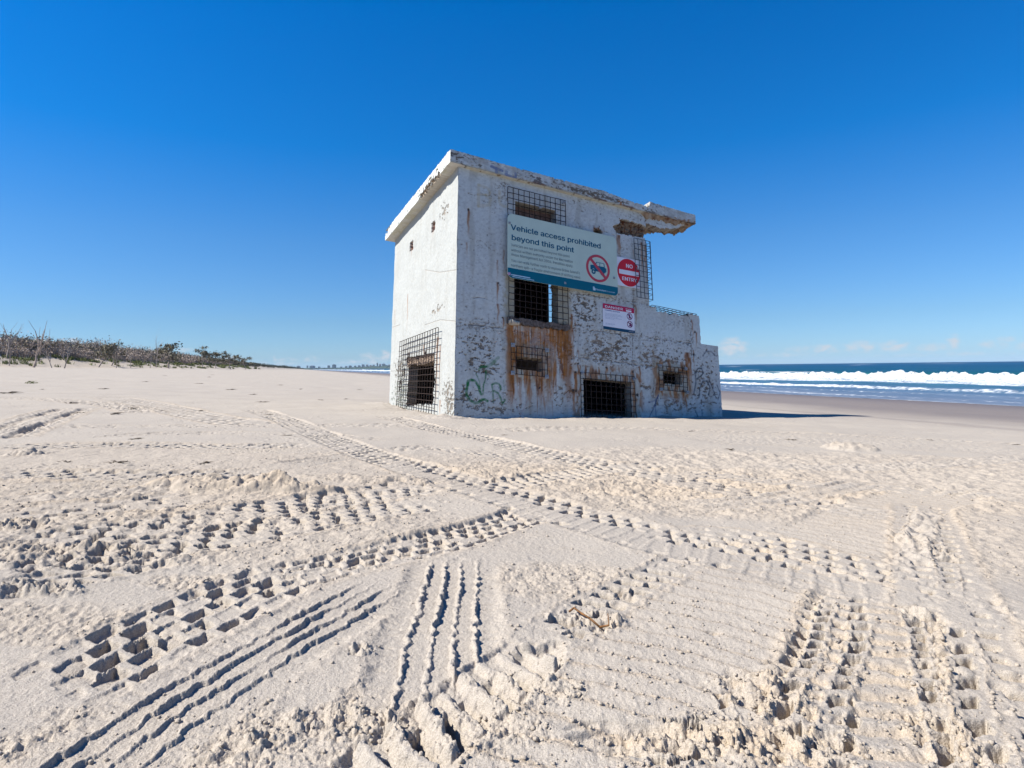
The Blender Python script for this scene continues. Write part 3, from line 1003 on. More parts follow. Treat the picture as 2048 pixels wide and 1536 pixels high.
# rust field under the big window, streaked downwards
wob_ = 0.10 * fbm(A / 0.14, B / 0.30, 4, 306)
rgt = 1.72 + 0.22 * sstep(0.55, 1.0, B) + 0.10 * noise(B / 0.22, A * 0, 307)
m_ = sstep(0.80, 0.92, A + 0.4 * wob_) * sstep(0.10, -0.10, A - rgt + wob_) * sstep(1.60, 1.53, B)
colm = np.clip(0.5 + 0.9 * fbm(A / 0.075, B / 1.6, 3, 308), 0, 1)          # how far each column has run down
fall = sstep(-0.06, 0.22, B - 0.85 + 0.80 * colm)
st = np.clip(0.55 + 0.75 * fbm(A / 0.045, B / 0.6, 4, 301) + 0.45 * fbm(A / 0.20, B / 0.30, 4, 302), 0, 1)
ctr_ = np.clip(np.abs(A - 1.36) / 0.45, 0, 1)
col = lerp(col, RUST1 * 1.12, np.clip(m_ * (0.25 + 0.95 * st) * fall * (0.72 + 0.35 * ctr_), 0, 0.97))
pale = sstep(0.05, 0.40, fbm(A / 0.11, B / 0.15, 4, 305)) * sstep(0.9, 0.2, ctr_)
col = lerp(col, (0.32, 0.23, 0.185), np.clip(m_ * fall * pale * 0.75, 0, 1))
col = lerp(col, RUST2, np.clip(m_ * fall * sstep(0.22, 0.6, fbm(A / 0.035, B / 0.35, 4, 304)) * 0.85, 0, 1))
edge_m = sstep(0.10, 0.02, np.abs(A - 1.90 - 0.03 * noise(B / 0.2, A * 0, 9))) * sstep(1.62, 1.5, B) * sstep(0.15, 0.6, B)
col = lerp(col, RUST1 * 0.8, 0.7 * edge_m)
edge_m = sstep(0.09, 0.02, np.abs(A - 0.87 - 0.03 * noise(B / 0.2, A * 0, 19))) * sstep(1.52, 1.4, B) * sstep(0.1, 0.5, B)
col = lerp(col, RUST1, 0.65 * edge_m)
# single runs
for (px, ln, wd, am) in [((937, 418), 0.55, 0.030, 1.0), ((934, 485), 0.30, 0.022, 0.5), ((995, 520), 0.40, 0.022, 0.6), ((995, 565), 0.42, 0.03, 0.9), ((996, 608), 0.40, 0.028, 0.9),
                         ((1007, 635), 0.3, 0.022, 0.8), ((1008, 500), 0.5, 0.014, 0.7), ((1143, 628), 0.6, 0.035, 0.9), ((1146, 655), 1.0, 0.02, 0.6), ((1151, 743), 0.5, 0.05, 0.8), ((1159, 730), 0.35, 0.02, 0.8),
                         ((1147, 780), 0.4, 0.05, 1.0), ((1154, 792), 0.25, 0.025, 0.9), ((1213, 735), 0.12, 0.03, 0.8), ((1265, 742), 0.55, 0.045, 0.9), ((1279, 733), 0.45, 0.03, 0.9),
                         ((1237, 470), 0.55, 0.06, 0.9), ((1283, 485), 0.75, 0.04, 0.9), ((1290, 490), 0.9, 0.035, 0.8), ((1267, 500), 0.35, 0.02, 0.5), ((1271, 610), 0.45, 0.035, 0.7),
                         ((1374, 705), 0.80, 0.085, 1.0), ((1380, 716), 0.70, 0.045, 0.9), ((1366, 780), 0.35, 0.06, 0.9), ((1372, 790), 0.4, 0.03, 0.9), ((1384, 640), 0.5, 0.02, 0.8), ((1392, 665), 0.35, 0.025, 0.9),
                         ((1387, 700), 0.5, 0.022, 0.7), ((1316, 745), 0.5, 0.03, 0.8), ((1330, 787), 0.25, 0.12, 0.5), ((1355, 787), 0.25, 0.10, 0.6), ((1157, 700), 0.2, 0.018, 0.7), ((1113, 655), 0.5, 0.04, 0.8), ((1018, 655), 0.5, 0.04, 0.7),
                         ((1208, 455), 0.2, 0.015, 0.5), ((1150, 640), 0.4, 0.02, 0.5), ((1130, 700), 0.6, 0.05, 0.5), ((1040, 755), 0.55, 0.05, 0.8), ((1060, 758), 0.6, 0.045, 0.8), ((1080, 757), 0.6, 0.05, 0.9), ((1095, 750), 0.7, 0.05, 0.9), ((1022, 752), 0.6, 0.04, 0.8)]:
    col = drip(col, A, B, fr(*px), ln, wd, int(px[0] * 7 + px[1]), am)
for (x0, x1, w0, w1) in [(2.05, 3.25, 0.0, 0.86), (3.66, 4.36, 0.62, 1.10)]:
    dx = np.maximum(np.maximum(x0 - A, A - x1), 0)
    dy = np.maximum(np.maximum(w0 - B, B - w1), 0)
    m_ = sstep(0.16, 0.02, np.hypot(dx, dy)) * sstep(0.05, 0.45, fbm(A / 0.10, B / 0.30, 4, int(x0 * 77)) + 0.15)
    col = lerp(col, RUST1, 0.75 * m_)
    col = lerp(col, RUST2, 0.6 * m_ * sstep(0.2, 0.5, fbm(A / 0.04, B / 0.2, 3, int(x0 * 78))))
m_ = sstep(0.30, 0.75, fbm(A / 0.25, B / 0.9, 4, 377)) * sstep(2.3, 1.2, B)
col = lerp(col, (0.34, 0.275, 0.19), 0.28 * m_)
# dark studs
for px, r_ in [((1157, 727), .02), ((1151, 744), .02), ((1213, 735), .02), ((1147, 780), .03), ((1153, 781), .02), ((1275, 790), .03), ((1354, 702), .018), ((1390, 664), .025), ((1388, 709), .03), ((1376, 690), .014),
               ((1005, 635), .014), ((997, 566), .02), ((1000, 570), .012), ((937, 419), .02), ((1266, 743), .02), ((1283, 668), .012), ((1180, 652), .014), ((1280, 458), .016), ((1201, 428), .012), ((1186, 610), .012),
               ((948, 500), .008), ((975, 470), .008), ((955, 510), .007), ((1079, 775), .02), ((1232, 560), .01)]:
    u0, w0 = fr(*px)
    D = np.hypot((A - u0), (B - w0)) * (1 + 0.5 * noise(A / 0.02, B / 0.02, int(px[0])))
    col = lerp(col, DARK, sstep(r_ * 1.1, r_ * 0.6, D))
    disp += 0.012 * sstep(r_, r_ * 0.5, D)

# lettering and scribbles painted on the wall
GREEN = (0.02, 0.15, 0.05)
for pts, w_, am in [([(935, 770), (936, 762), (943, 760), (950, 762), (956, 770), (960, 782), (962, 788)], 0.026, 0.95), ([(936, 765), (933, 780), (934, 792), (940, 800), (950, 806), (957, 805), (964, 799), (970, 799), (975, 802)], 0.026, 0.95),
                    ([(952, 747), (958, 760), (961, 778)], 0.014, 0.7), ([(972, 740), (971, 758), (967, 770), (966, 788)], 0.016, 0.8), ([(968, 765), (976, 768)], 0.010, 0.6),
                    ([(984, 769), (986, 785), (986, 804)], 0.016, 0.7), ([(984, 769), (991, 766), (998, 768), (1002, 775), (1001, 779)], 0.020, 0.85), ([(988, 782), (996, 786), (1001, 795), (1005, 807), (1010, 800)], 0.020, 0.8),
                    ([(958, 739), (963, 733), (972, 734)], 0.022, 0.85), ([(972, 741), (980, 755)], 0.01, 0.5), ([(1007, 760), (1009, 780)], 0.012, 0.4),
                    ([(970, 733), (982, 730), (990, 722), (997, 715)], 0.03, 0.5), ([(984, 722), (992, 728)], 0.04, 0.35)]:
    col = stroke(col, A, B, U_(pts), w_, GREEN, int(pts[0][0] + pts[0][1]), am)
PALE = (0.60, 0.62, 0.64)
for pts in [[(1298, 685), (1298, 664), (1308, 662)], [(1298, 673), (1306, 672)], [(1298, 685), (1309, 686)], [(1323, 688), (1322, 664), (1332, 663), (1335, 668), (1331, 674), (1323, 676)], [(1328, 676), (1338, 692)],
            [(1290, 700), (1300, 695), (1304, 712)], [(1309, 700), (1318, 696), (1318, 706), (1310, 709), (1320, 712)], [(1270, 700), (1274, 716), (1280, 702)], [(1330, 705), (1341, 702)], [(1262, 720), (1263, 700)],
            [(1300, 712), (1303, 725)], [(1280, 690), (1290, 672)], [(1340, 682), (1343, 700)]]:
    col = stroke(col, A, B, U_(pts), 0.012, PALE, int(pts[0][0] * 3 + pts[0][1]), 0.6)
for pts, cc, w_, am in [([(957, 412), (957, 370)], CREAM, 0.035, 0.55), ([(957, 370), (976, 376), (980, 386), (972, 391), (957, 389)], CREAM, 0.032, 0.5), ([(972, 391), (982, 398), (978, 410), (957, 412)], CREAM, 0.032, 0.5),
                        ([(999, 382), (999, 404), (1005, 412), (1013, 413)], CREAM, 0.032, 0.55),
                        # dark scribbles on the right
                        ([(1340, 648), (1348, 642), (1350, 655), (1342, 662)], (0.28, 0.32, 0.36), 0.008, 0.7), ([(1326, 652), (1330, 644), (1338, 650)], (0.3, 0.34, 0.38), 0.007, 0.6), ([(1336, 640), (1346, 646)], (0.25, 0.3, 0.33), 0.008, 0.6),
                        ([(1392, 745), (1396, 737), (1404, 737), (1407, 746), (1402, 752), (1394, 758)], (0.07, 0.085, 0.10), 0.020, 0.9), ([(1390, 745), (1392, 765), (1388, 785)], (0.11, 0.14, 0.17), 0.022, 0.8),
                        ([(1398, 795), (1400, 775), (1406, 762), (1414, 762), (1420, 775), (1417, 790)], (0.08, 0.10, 0.12), 0.020, 0.9), ([(1406, 712), (1412, 703), (1422, 703), (1430, 711)], (0.11, 0.12, 0.14), 0.020, 0.8),
                        ([(1419, 760), (1426, 780), (1432, 797)], (0.08, 0.09, 0.12), 0.018, 0.85), ([(1434, 770), (1440, 785), (1436, 800)], (0.10, 0.12, 0.15), 0.015, 0.8), ([(1404, 820), (1405, 835)], (0.1, 0.15, 0.22), 0.018, 0.8),
                        ([(1391, 822), (1396, 834)], (0.06, 0.08, 0.12), 0.02, 0.8), ([(1421, 820), (1422, 835)], (0.2, 0.22, 0.26), 0.012, 0.7), ([(1299, 833), (1308, 815), (1317, 790)], (0.04, 0.07, 0.17), 0.016, 0.8),
                        ([(1312, 834), (1311, 800)], (0.05, 0.08, 0.18), 0.014, 0.8), ([(1297, 804), (1306, 803), (1316, 796)], (0.08, 0.11, 0.22), 0.018, 0.5), ([(1308, 756), (1307, 795)], (0.15, 0.13, 0.13), 0.009, 0.8),
                        ([(1100, 765), (1108, 778), (1118, 788), (1130, 796)], (0.25, 0.24, 0.24), 0.006, 0.7), ([(1344, 798), (1350, 806), (1356, 804)], (0.2, 0.12, 0.14), 0.012, 0.6), ([(1030, 800), (1036, 815), (1042, 830), (1050, 812), (1058, 795)], (0.40, 0.22, 0.24), 0.010, 0.4)]:
    col = stroke(col, A, B, U_(pts), w_, cc, int(pts[0][0] * 5 + pts[0][1]), am)
# damp grime near the sand
col = lerp(col, (0.24, 0.25, 0.235), 0.45 * sstep(0.45, 0.0, B - 0.035 * A + 0.12 * fbm(A / 0.25, B / 0.15, 3, 330)) * (0.6 + 0.4 * noise(A / 0.03, B / 0.03, 331)))
# the broken-away corner under the roof
su, sw = fr(1290, 470)
sp_pts = np.array(U_([(1226, 452), (1240, 447), (1240, 438), (1258, 441), (1283, 450), (1300, 458), (1300, 478), (1283, 475), (1262, 471), (1235, 466)]))


def inpoly(a_, b_, P):
    r = np.zeros(a_.shape, bool)
    n = len(P)
    for i in range(n):
        x0, y0 = P[i]
        x1, y1 = P[(i + 1) % n]
        c_ = ((y0 > b_) != (y1 > b_)) & (a_ < (x1 - x0) * (b_ - y0) / (y1 - y0 + 1e-12) + x0)
        r ^= c_
    return r


jx = 0.018 * fbm(A / 0.06, B / 0.06, 3, 340)
sp = inpoly(A + jx, B + jx, sp_pts)
brown = np.array([0.25, 0.18, 0.122])
scol = brown[None, None] * (1 + 0.35 * fbm(A / 0.05, B / 0.05, 4, 341))[..., None]
scol = lerp(scol, RUST2 * 0.8, sstep(0.3, 0.5, fbm(A / 0.09, B / 0.03, 3, 342)))
col = np.where(sp[..., None], scol, col)
disp = np.where(sp, 0.07 + 0.05 * fbm(A / 0.08, B / 0.08, 4, 343), disp)

# outline and openings per cell
ac = (a[:-1] + a[1:]) / 2
bc = (b[:-1] + b[1:]) / 2
AC, BC = np.meshgrid(ac, bc, indexing='ij')
e1_ = 0.010 * fbm(AC / 0.06, BC / 0.06, 3, 350)
lip = [fr(*p) for p in [(1283, 443), (1300, 449), (1318, 456), (1340, 457), (1355, 456), (1364, 450), (1374, 449)]]
lip_w = np.interp(AC, [p[0] for p in lip], [p[1] for p in lip]) + 2 * e1_
uR = np.where(BC > 2.095 - 0.012 * sstep(3.9, 4.6, AC) + e1_, 3.57, np.where(BC > 1.56 + 0.4 * e1_, 4.71, 5.125))
uR = uR - 0.03 * sstep(3.20, 3.30, BC) * (BC < 3.4) + e1_ * 0.6
keep = np.where(AC > uR, 2, 0)
cant = (AC > 3.50) & (BC > lip_w) & (AC < lip[-1][0])
# crumbled top of the annexe and lower step
keep = np.where((BC > 2.03 + 0.05 * noise(AC / 0.12, AC * 0, 351)) & (AC > 3.72) & (AC < 4.45) & (BC < 2.3), 2, keep)


def opening(x0, x1, w0, w1, rough, seed):
    ex = rough * fbm(AC / 0.07, BC / 0.07, 3, seed)
    return (AC > x0 + ex) & (AC < x1 + ex) & (BC > w0 + ex) & (BC < w1 + ex)


U_WIN_R = fr(1114.5, 610)[0]
holes = [(0.964, 1.71, 3.03, 3.45, 0.003, 1), (0.955, U_WIN_R, 1.552, 2.32, 0.012, 2), (0.977, 1.43, 0.77, 0.97, 0.010, 3), (2.172, 3.112, -0.7, 0.738, 0.006, 4), (3.805, 4.21, 0.775, 0.99, 0.012, 5), (2.46, 2.612, 3.205, 3.30, 0.012, 6)]
for h in holes:
    keep = np.where(opening(*h), 1, keep)
# rust-dark rim of the little hole
u0, w0 = 2.53, 3.25
col = lerp(col, RUST1, 0.8 * sstep(0.13, 0.06, np.hypot(A - u0, (B - w0) * 1.3) + 0.03 * fbm(A / 0.04, B / 0.04, 3, 352)))
THK = 0.17
front_col = col
o = sheet('front_wall', a, b, keep, lambda A_, B_: np.stack([A_, disp, B_], -1), col, MATS['wall'], bunker, np.array([0, THK, 0]), np.array([0, LEN_V, 0]), skip_out=('l', 'd'), ext_col=(0.30, 0.26, 0.21))
keep2 = np.where(cant & (AC > 3.573), 0, 2)
sheet('cantilever_lip', a, b, keep2, lambda A_, B_: np.stack([A_, disp - 0.001, B_], -1), col, MATS['wall'], bunker, None, np.array([0, 0.16, 0]), ext_col=brown)
# ---------------- left wall
a = np.arange(0, LEN_V + 0.005, CELL)
b2 = np.arange(-0.75, 3.80, CELL)
A, B = np.meshgrid(a, b2, indexing='ij')
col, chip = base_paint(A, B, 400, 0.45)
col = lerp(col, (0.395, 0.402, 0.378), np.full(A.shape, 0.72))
disp = 0.005 * chip + 0.006 * fbm(A / 0.35, B / 0.35, 3, 421)
L_ = lambda L: [lf(*p) for p in L]
for (px, rx, ry, amt, cc) in [((875, 620), 0.2, 0.05, 0.35, CONC * 1.5), ((890, 420), 0.2, 0.10, 0.2, CONC * 1.4),
                              ((802, 780), 0.35, 0.4, 0.7, (0.22, 0.24, 0.2)), ((900, 815), 0.2, 0.2, 0.5, CONC), ((895, 785), 0.2, 0.2, 0.3, CONC), ((800, 735), 0.3, 0.15, 0.5, CONC)]:
    u0, w0 = lf(*px)
    q_ = ((A - u0) / rx) ** 2 + ((B - w0) / ry) ** 2
    f = fbm(A / 0.07, B / 0.06, 4, int(px[0] * 3 + px[1])) + 0.9 * np.exp(-q_) - (0.85 - 0.35 * amt)
    m_ = sstep(0.0, 0.07, f) * (q_ < 3)
    col = lerp(col, cc, 0.85 * m_)
    disp += 0.010 * m_
for (px, ln, wd, am) in [((816, 588), 0.8, 0.03, 0.7), ((823, 498), 0.2, 0.03, 0.5), ((866, 460), 0.2, 0.03, 0.4), ((875, 675), 1.3, 0.06, 0.7), ((880, 690), 0.9, 0.03, 0.8), ((817, 705), 0.3, 0.05, 0.6), ((848, 690), 0.35, 0.05, 0.6), ((880, 800), 0.3, 0.05, 0.6), ((780, 728), 0.2, 0.05, 0.6), ((790, 620), 0.5, 0.05, 0.3)]:
    col = drip(col, A, B, lf(*px), ln, wd, int(px[0] * 7 + px[1]), am)
for P_ in [[(914, 643), (880, 640), (850, 650)], [(785, 655), (800, 650)], [(914, 540), (880, 545), (850, 540)]]:
    D = seg_dist(A + 0.01 * noise(A / 0.05, B / 0.05, 5), B, L_(P_))
    m_ = sstep(0.010, 0.004, D)
    col = lerp(col, CONC * 1.6, 0.45 * m_)
    disp += 0.004 * m_
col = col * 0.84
ac = (a[:-1] + a[1:]) / 2
bc = (b2[:-1] + b2[1:]) / 2
AC, BC = np.meshgrid(ac, bc, indexing='ij')
jg = 0.045 * fbm(AC / 0.14, BC / 0.14, 4, 431) + 0.02 * fbm(AC / 0.04, BC / 0.04, 2, 432)
door_poly = np.array(L_([(817, 728), (840, 728), (868, 722), (870, 760), (866, 808), (812, 812), (816, 770)]))
keep = np.where(inpoly(AC + jg, BC + jg * 0.7, door_poly), 1, 0)
# bare broken concrete just round the ragged opening, and a brown lintel
jgN = 0.045 * fbm(A / 0.14, B / 0.14, 4, 431)
lint = inpoly(A + jgN, B + 0.5 * jgN, np.array(L_([(812, 716), (868, 706), (870, 727), (814, 735)])))
col = lerp(col, np.array([0.20, 0.14, 0.10]), 0.9 * lint)
disp += 0.05 * lint * (0.7 + 0.5 * fbm(A / 0.05, B / 0.05, 3, 433))
for px in [(817, 712), (833, 716), (850, 708), (808, 745), (800, 765), (799, 778)]:
    u0, w0 = lf(*px)
    D = np.hypot((A - u0) * 0.8, B - w0) * (1 + 0.4 * noise(A / 0.03, B / 0.03, int(px[0])))
    col = lerp(col, DARK * 1.5, sstep(0.055, 0.035, D))
    disp += 0.03 * sstep(0.05, 0.03, D)
for px in [(866, 453), (823, 492)]:
    u0, w0 = lf(*px)
    D = np.maximum(np.abs(A - u0) / 0.085, np.abs(B - w0 - 0.1 * (A - u0)) / 0.085) + 0.22 * fbm(A / 0.04, B / 0.04, 3, int(px[0]))
    m_ = sstep(1.05, 0.85, D)
    col = lerp(col, np.array([0.24, 0.095, 0.045])[None, None] * (1 + 0.6 * noise(A / 0.03, B / 0.03, 71))[..., None], m_)
    disp += 0.06 * m_
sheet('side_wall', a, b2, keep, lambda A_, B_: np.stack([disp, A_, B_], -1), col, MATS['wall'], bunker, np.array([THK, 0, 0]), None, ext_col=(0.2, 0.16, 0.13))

# ---------------- plain rear walls with the slot that lets the sky through
su0 = fr(1097.6, 605, LEN_V)[0]
sw0 = fr(1100, 660, LEN_V)[1]
sw1 = fr(1100, 560, LEN_V)[1]
mb = MB()


def rects_with_slot(mb, x0, x1, z0, z1, s, y0, y1):
    sx0, sx1, sz0, sz1 = s
    mb.box(x0, sx0, y0, y1, z0, z1)
    mb.box(sx1, x1, y0, y1, z0, z1)
    mb.box(sx0, sx1, y0, y1, z0, sz0)
    mb.box(sx0, sx1, y0, y1, sz1, z1)


su0 = fr(1097.6, 605, LEN_V - 0.1)[0]
slot = (su0, 3.5655, 2.35, 3.55)
rects_with_slot(mb, 0.045, 3.566, -0.9, 3.78, slot, LEN_V - 0.10, LEN_V - 0.002)
mb.box(3.572, 4.69, LEN_V - 0.28, LEN_V - 0.003, -0.9, 2.03)
mb.box(4.692, 5.10, LEN_V - 0.28, LEN_V - 0.004, -0.9, 1.54)
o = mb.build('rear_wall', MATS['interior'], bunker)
# interior: floor slabs, inner partitions
mb = MB()
mb.box(0.31, 3.5, 0.18, LEN_V - 0.29, 1.20, 1.42)
mb.box(1.75, 1.87, 0.31, LEN_V - 0.29, -0.8, 1.198)
mb.box(0.31, 4.6, 0.31, LEN_V - 0.29, -0.85, -0.35)
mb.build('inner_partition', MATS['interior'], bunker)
# rust-brown lintel deep in the top slit, two stepped ledges
mb = MB()
mb.box(0.95, 1.72, 0.175, 0.28, 3.30, 3.47)
mb.box(0.95, 1.72, 0.23, 0.29, 3.22, 3.298)
lin = mb.build('lintel', plain('brown_lintel', (0.20, 0.125, 0.10), 0.95, 0.1, 0.35, 12, bump=0.5), bunker)
# dark ledge under the big window with a pale broken lump
k = 0.0
mb = MB()
N_ = 40
for i in range(N_):
    u0 = 0.82 + 1.10 * i / N_
    u1 = 0.82 + 1.10 * (i + 1) / N_
    h0 = 0.045 + 0.02 * float(noise(u0 / 0.08, 0.3, 5))
    d0 = 0.045 + 0.02 * float(noise(u0 / 0.10, 4.3, 6))
    mb.box(u0, u1 + 0.0005 * (i % 2), -d0, 0.02, 1.545 - 2 * h0, 1.548 - 0.012 * float(noise(u0 / 0.05, 9.3, 7)))
mb.build('window_sill', plain('grimy_sill', (0.13, 0.105, 0.09), 0.95, 0.1, 0.5, 25, bump=0.6), bunker)
mb = MB()
p0 = fr(1014, 645)
p1 = fr(1036, 649)
ps = [(p0[0] + (p1[0] - p0[0]) * t, -0.05 - 0.01 * math.sin(t * 9), p0[1] + (p1[1] - p0[1]) * t) for t in (0, .15, .35, .55, .75, .9, 1)]
rs = [0.025, 0.05, 0.046, 0.036, 0.033, 0.030, 0.012]
for p, q_, r0, r1 in zip(ps[:-1], ps[1:], rs[:-1], rs[1:]):
    mb.stick(p, q_, r0, r1, 8)
pipe = tag(mb.build('broken_pipe', MATS['wall'], bunker, True), 'pale broken stub of pipe')
me = pipe.data
at = me.attributes.new('col', 'FLOAT_COLOR', 'POINT')
at.data.foreach_set('color', np.tile([0.48, 0.42, 0.33, 1], len(me.vertices)).astype(np.float32))

# ---------------- roof slab
R0, R1, RT, RB, RV0, RV1 = -0.164, 4.69, 3.993, 3.79, -0.075, 3.30
a = np.arange(R0, R1 + 0.001, CELL)
b = np.arange(RB - 0.02, RT + 0.06, CELL * 0.6)
A, B = np.meshgrid(a, b, indexing='ij')
col, chip = base_paint(A, B, 500, 0.9)
col = lerp(col, (0.31, 0.30, 0.27), 0.45 * sstep(-0.1, 0.5, fbm(A / 0.25, B / 0.12, 4, 511)))
col = lerp(col, DARK * 2.2, 0.7 * sstep(0.25, 0.42, fbm(A / 0.05, B / 0.03, 3, 512) + 0.5 * (B - 3.93) / 0.06 - 0.1) * sstep(0.0, 0.4, noise(A / 0.5, B * 0, 513) + 0.25))
col = lerp(col, CREAM, 0.7 * sstep(RB + 0.035, RB + 0.005, B + 0.01 * noise(A / 0.1, A * 0, 514)))
m_ = sstep(RB + 0.055, RB + 0.01, B + 0.02 * noise(A / 0.06, A * 0, 515)) * sstep(-0.15, 0.25, noise(A / 0.30, A * 0, 516)) * sstep(0.9, 1.3, A)
col = lerp(col, RUST2, 0.85 * m_)
for (px, rx, ry, amt, cc) in [((903, 338), 0.22, 0.055, 2.4, RUST2 * 1.3), ((951, 348), 0.08, 0.035, 2.2, RUST1 * 0.7), ((925, 333), 0.08, 0.06, 1.6, CONC * 0.6), ((1110, 385), 0.10, 0.10, 1.9, DARK * 1.6), ((1100, 393), 0.30, 0.035, 2.0, RUST2), ((1075, 362), 0.12, 0.08, 1.5, DARK * 2.0), ((1137, 400), 0.12, 0.04, 2.2, RUST1 * 0.6),
                              ((1045, 380), 0.40, 0.025, 1.9, RUST2 * 1.2), ((1160, 408), 0.35, 0.025, 1.9, RUST2 * 1.2), ((1300, 425), 0.16, 0.06, 1.6, CONC), ((1335, 440), 0.10, 0.05, 1.8, CONC * 0.6), ((900, 308), 0.2, 0.07, 1.3, CONC * 0.6), ((1375, 446), 0.30, 0.05, 2.0, (0.30, 0.16, 0.08)), ((1190, 390), 0.4, 0.07, 1.1, CONC * 0.8), ((1230, 400), 0.3, 0.05, 1.2, CONC * 0.7), ((1150, 378), 0.5, 0.05, 1.0, CONC * 0.7), ((1240, 412), 0.04, 0.10, 1.8, RUST1)]:
    u0, w0 = fr(px[0], px[1], RV0)
    q_ = ((A - u0) / rx) ** 2 + ((B - w0) / ry) ** 2
    f = 0.8 * fbm(A / 0.07, B / 0.04, 4, int(px[0] * 3 + px[1])) + 0.9 * np.exp(-q_) - (0.95 - 0.28 * amt)
    col = lerp(col, cc, 0.9 * sstep(0, 0.09, f) * (q_ < 2.5))
for P_ in [[(983, 333), (1004, 341)], [(993, 337), (993, 355)], [(1013, 343), (1013, 361)], [(1013, 350), (1031, 356)], [(1031, 347), (1031, 366)]]:
    pts = [fr(p[0], p[1], RV0) for p in P_]
    col = stroke(col, A, B, pts, 0.03, (0.17, 0.21, 0.31), int(P_[0][0]), 0.9, 0.6)
rdisp = 0.006 * chip + 0.006 * fbm(A / 0.2, B / 0.2, 3, 521)
ac = (a[:-1] + a[1:]) / 2
bc = (b[:-1] + b[1:]) / 2
AC, BC = np.meshgrid(ac, bc, indexing='ij')
tp = [(-0.2, 0.0), (0.15, 0.0), (0.6, -0.012), (1.0, -0.018), (1.7, -0.018), (2.45, -0.022), (2.62, -0.012), (2.80, -0.030), (2.95, -0.055), (3.15, -0.07), (3.45, -0.085), (3.60, -0.10), (3.63, 0.015), (3.75, 0.005), (4.7, -0.012)]
top = RT + np.interp(AC, [p[0] for p in tp], [p[1] for p in tp]) + 0.007 * fbm(AC / 0.05, AC * 0, 3, 531) - 0.02 * sstep(0.3, 0.6, noise(AC / 0.09, AC * 0, 532))
low = RB + 0.006 * fbm(AC / 0.06, AC * 0, 3, 533) + 0.02 * sstep(4.3, 4.69, AC) * (1 + noise(AC / 0.05, AC * 0, 534))
keep = np.where((BC > top) | (BC < low), 2, 0)
roof = sheet('roof', a, b, np.where(AC > 3.62, 2, keep), lambda A_, B_: np.stack([A_, RV0 + rdisp, B_], -1), col, MATS['wall'], bunker, None, np.array([0, RV1 - RV0, 0]), skip_out=('l', 'd'), ext_col=(0.31, 0.28, 0.24))
sheet('cantilever', a, b, np.where(AC <= 3.62, 2, keep), lambda A_, B_: np.stack([A_, RV0 + rdisp, B_], -1), col, MATS['wall'], roof, None, np.array([0, 0.55, 0]), skip_out=('d',), ext_col=(0.31, 0.28, 0.24))
mb = MB()
for k in range(22):
    u0_ = 3.63 + 1.04 * k / 22
    mb.box(u0_, u0_ + 1.04 / 22 - 0.0005, -0.05, 0.48 + 0.16 * max(0, (4.1 - u0_)) + 0.05 * float(noise(u0_ / 0.11, 0.5, 61)), 3.80 - 0.02 * float(noise(u0_ / 0.07, 7.5, 62)), 3.955 + 0.01 * float(noise(u0_ / 0.09, 3.5, 63)))
mb.build('broken_core', plain('broken_concrete', (0.22, 0.17, 0.125), 0.95, 0.1, 0.5, 14, bump=0.8), roof)
# left edge of the slab
a = np.arange(RV0, RV1, CELL)
b = np.arange(RB - 0.02, RT + 0.03, CELL)
A, B = np.meshgrid(a, b, indexing='ij')
col, chip = base_paint(A, B, 600, 0.3)
rd = 0.004 * chip + 0.005 * fbm(A / 0.2, B / 0.2, 3, 621)
s1 = sstep(0.0, 0.10, fbm(A / 0.09, B / 0.06, 4, 640) + 1.7 * np.exp(-((A - 0.85) / 0.48) ** 4 - ((B - 3.77) / 0.12) ** 2) - 0.75)
col = lerp(col, np.array([0.29, 0.24, 0.18])[None, None] * (1 + 0.5 * fbm(A / 0.05, B / 0.05, 4, 641))[..., None], s1)
rd = rd + s1 * (0.03 + 0.03 * fbm(A / 0.05, B / 0.05, 3, 642))
ac = (a[:-1] + a[1:]) / 2
bc = (b[:-1] + b[1:]) / 2
AC, BC = np.meshgrid(ac, bc, indexing='ij')
top = RT + 0.012 * fbm(AC / 0.08, AC * 0, 3, 631) - 0.10 * sstep(2.9, 3.25, AC) * (1 + noise(AC / 0.06, AC * 0, 632))
keep = np.where((BC > top) | (BC < RB + 0.004 * noise(AC / 0.05, AC * 0, 633)), 2, 0)
sheet('fascia', a, b, keep, lambda A_, B_: np.stack([R0 + rd, A_, B_], -1), col, MATS['wall'], roof, None, np.array([0.25, 0, 0]), skip_out=('l', 'r'), ext_col=(0.5, 0.47, 0.42))
# soffit, broken on the left overhang and under the cantilever
a = np.arange(R0, R1 + 0.001, 0.02)
b = np.arange(RV0, RV1 + 0.001, 0.02)
A, B = np.meshgrid(a, b, indexing='ij')
col, chip = base_paint(A, B, 700, 0.4)
col = lerp(col, CREAM * 1.05, np.full(A.shape, 0.45))
z = np.full(A.shape, RB) + 0.004 * fbm(A / 0.2, B / 0.2, 3, 701)
s1 = sstep(0.0, 0.10, fbm(A / 0.10, B / 0.14, 4, 702) + 1.9 * np.exp(-((B - 0.85) / 0.50) ** 4) * (A < 0.3) - 0.55)
col = lerp(col, brown * 0.85, s1)
z += s1 * (0.05 + 0.05 * fbm(A / 0.06, B / 0.06, 3, 703)) * (A < 0.3)
s1 = sstep(0.0, 0.10, fbm(A / 0.10, B / 0.14, 4, 712) + 1.4 * np.exp(-((B - 3.15) / 0.22) ** 2) * (A < 0.3) + 1.4 * np.exp(-((B + 0.05) / 0.16) ** 2) * (A < 0.1) - 0.8)
col = lerp(col, DARK * 2.5, 0.9 * s1)
z += s1 * 0.04 * (A < 0.3)
cn = sstep(3.42, 3.52, A)
bc_ = brown[None, None] * (1 + 0.45 * fbm(A / 0.06, B / 0.06, 4, 704))[..., None]
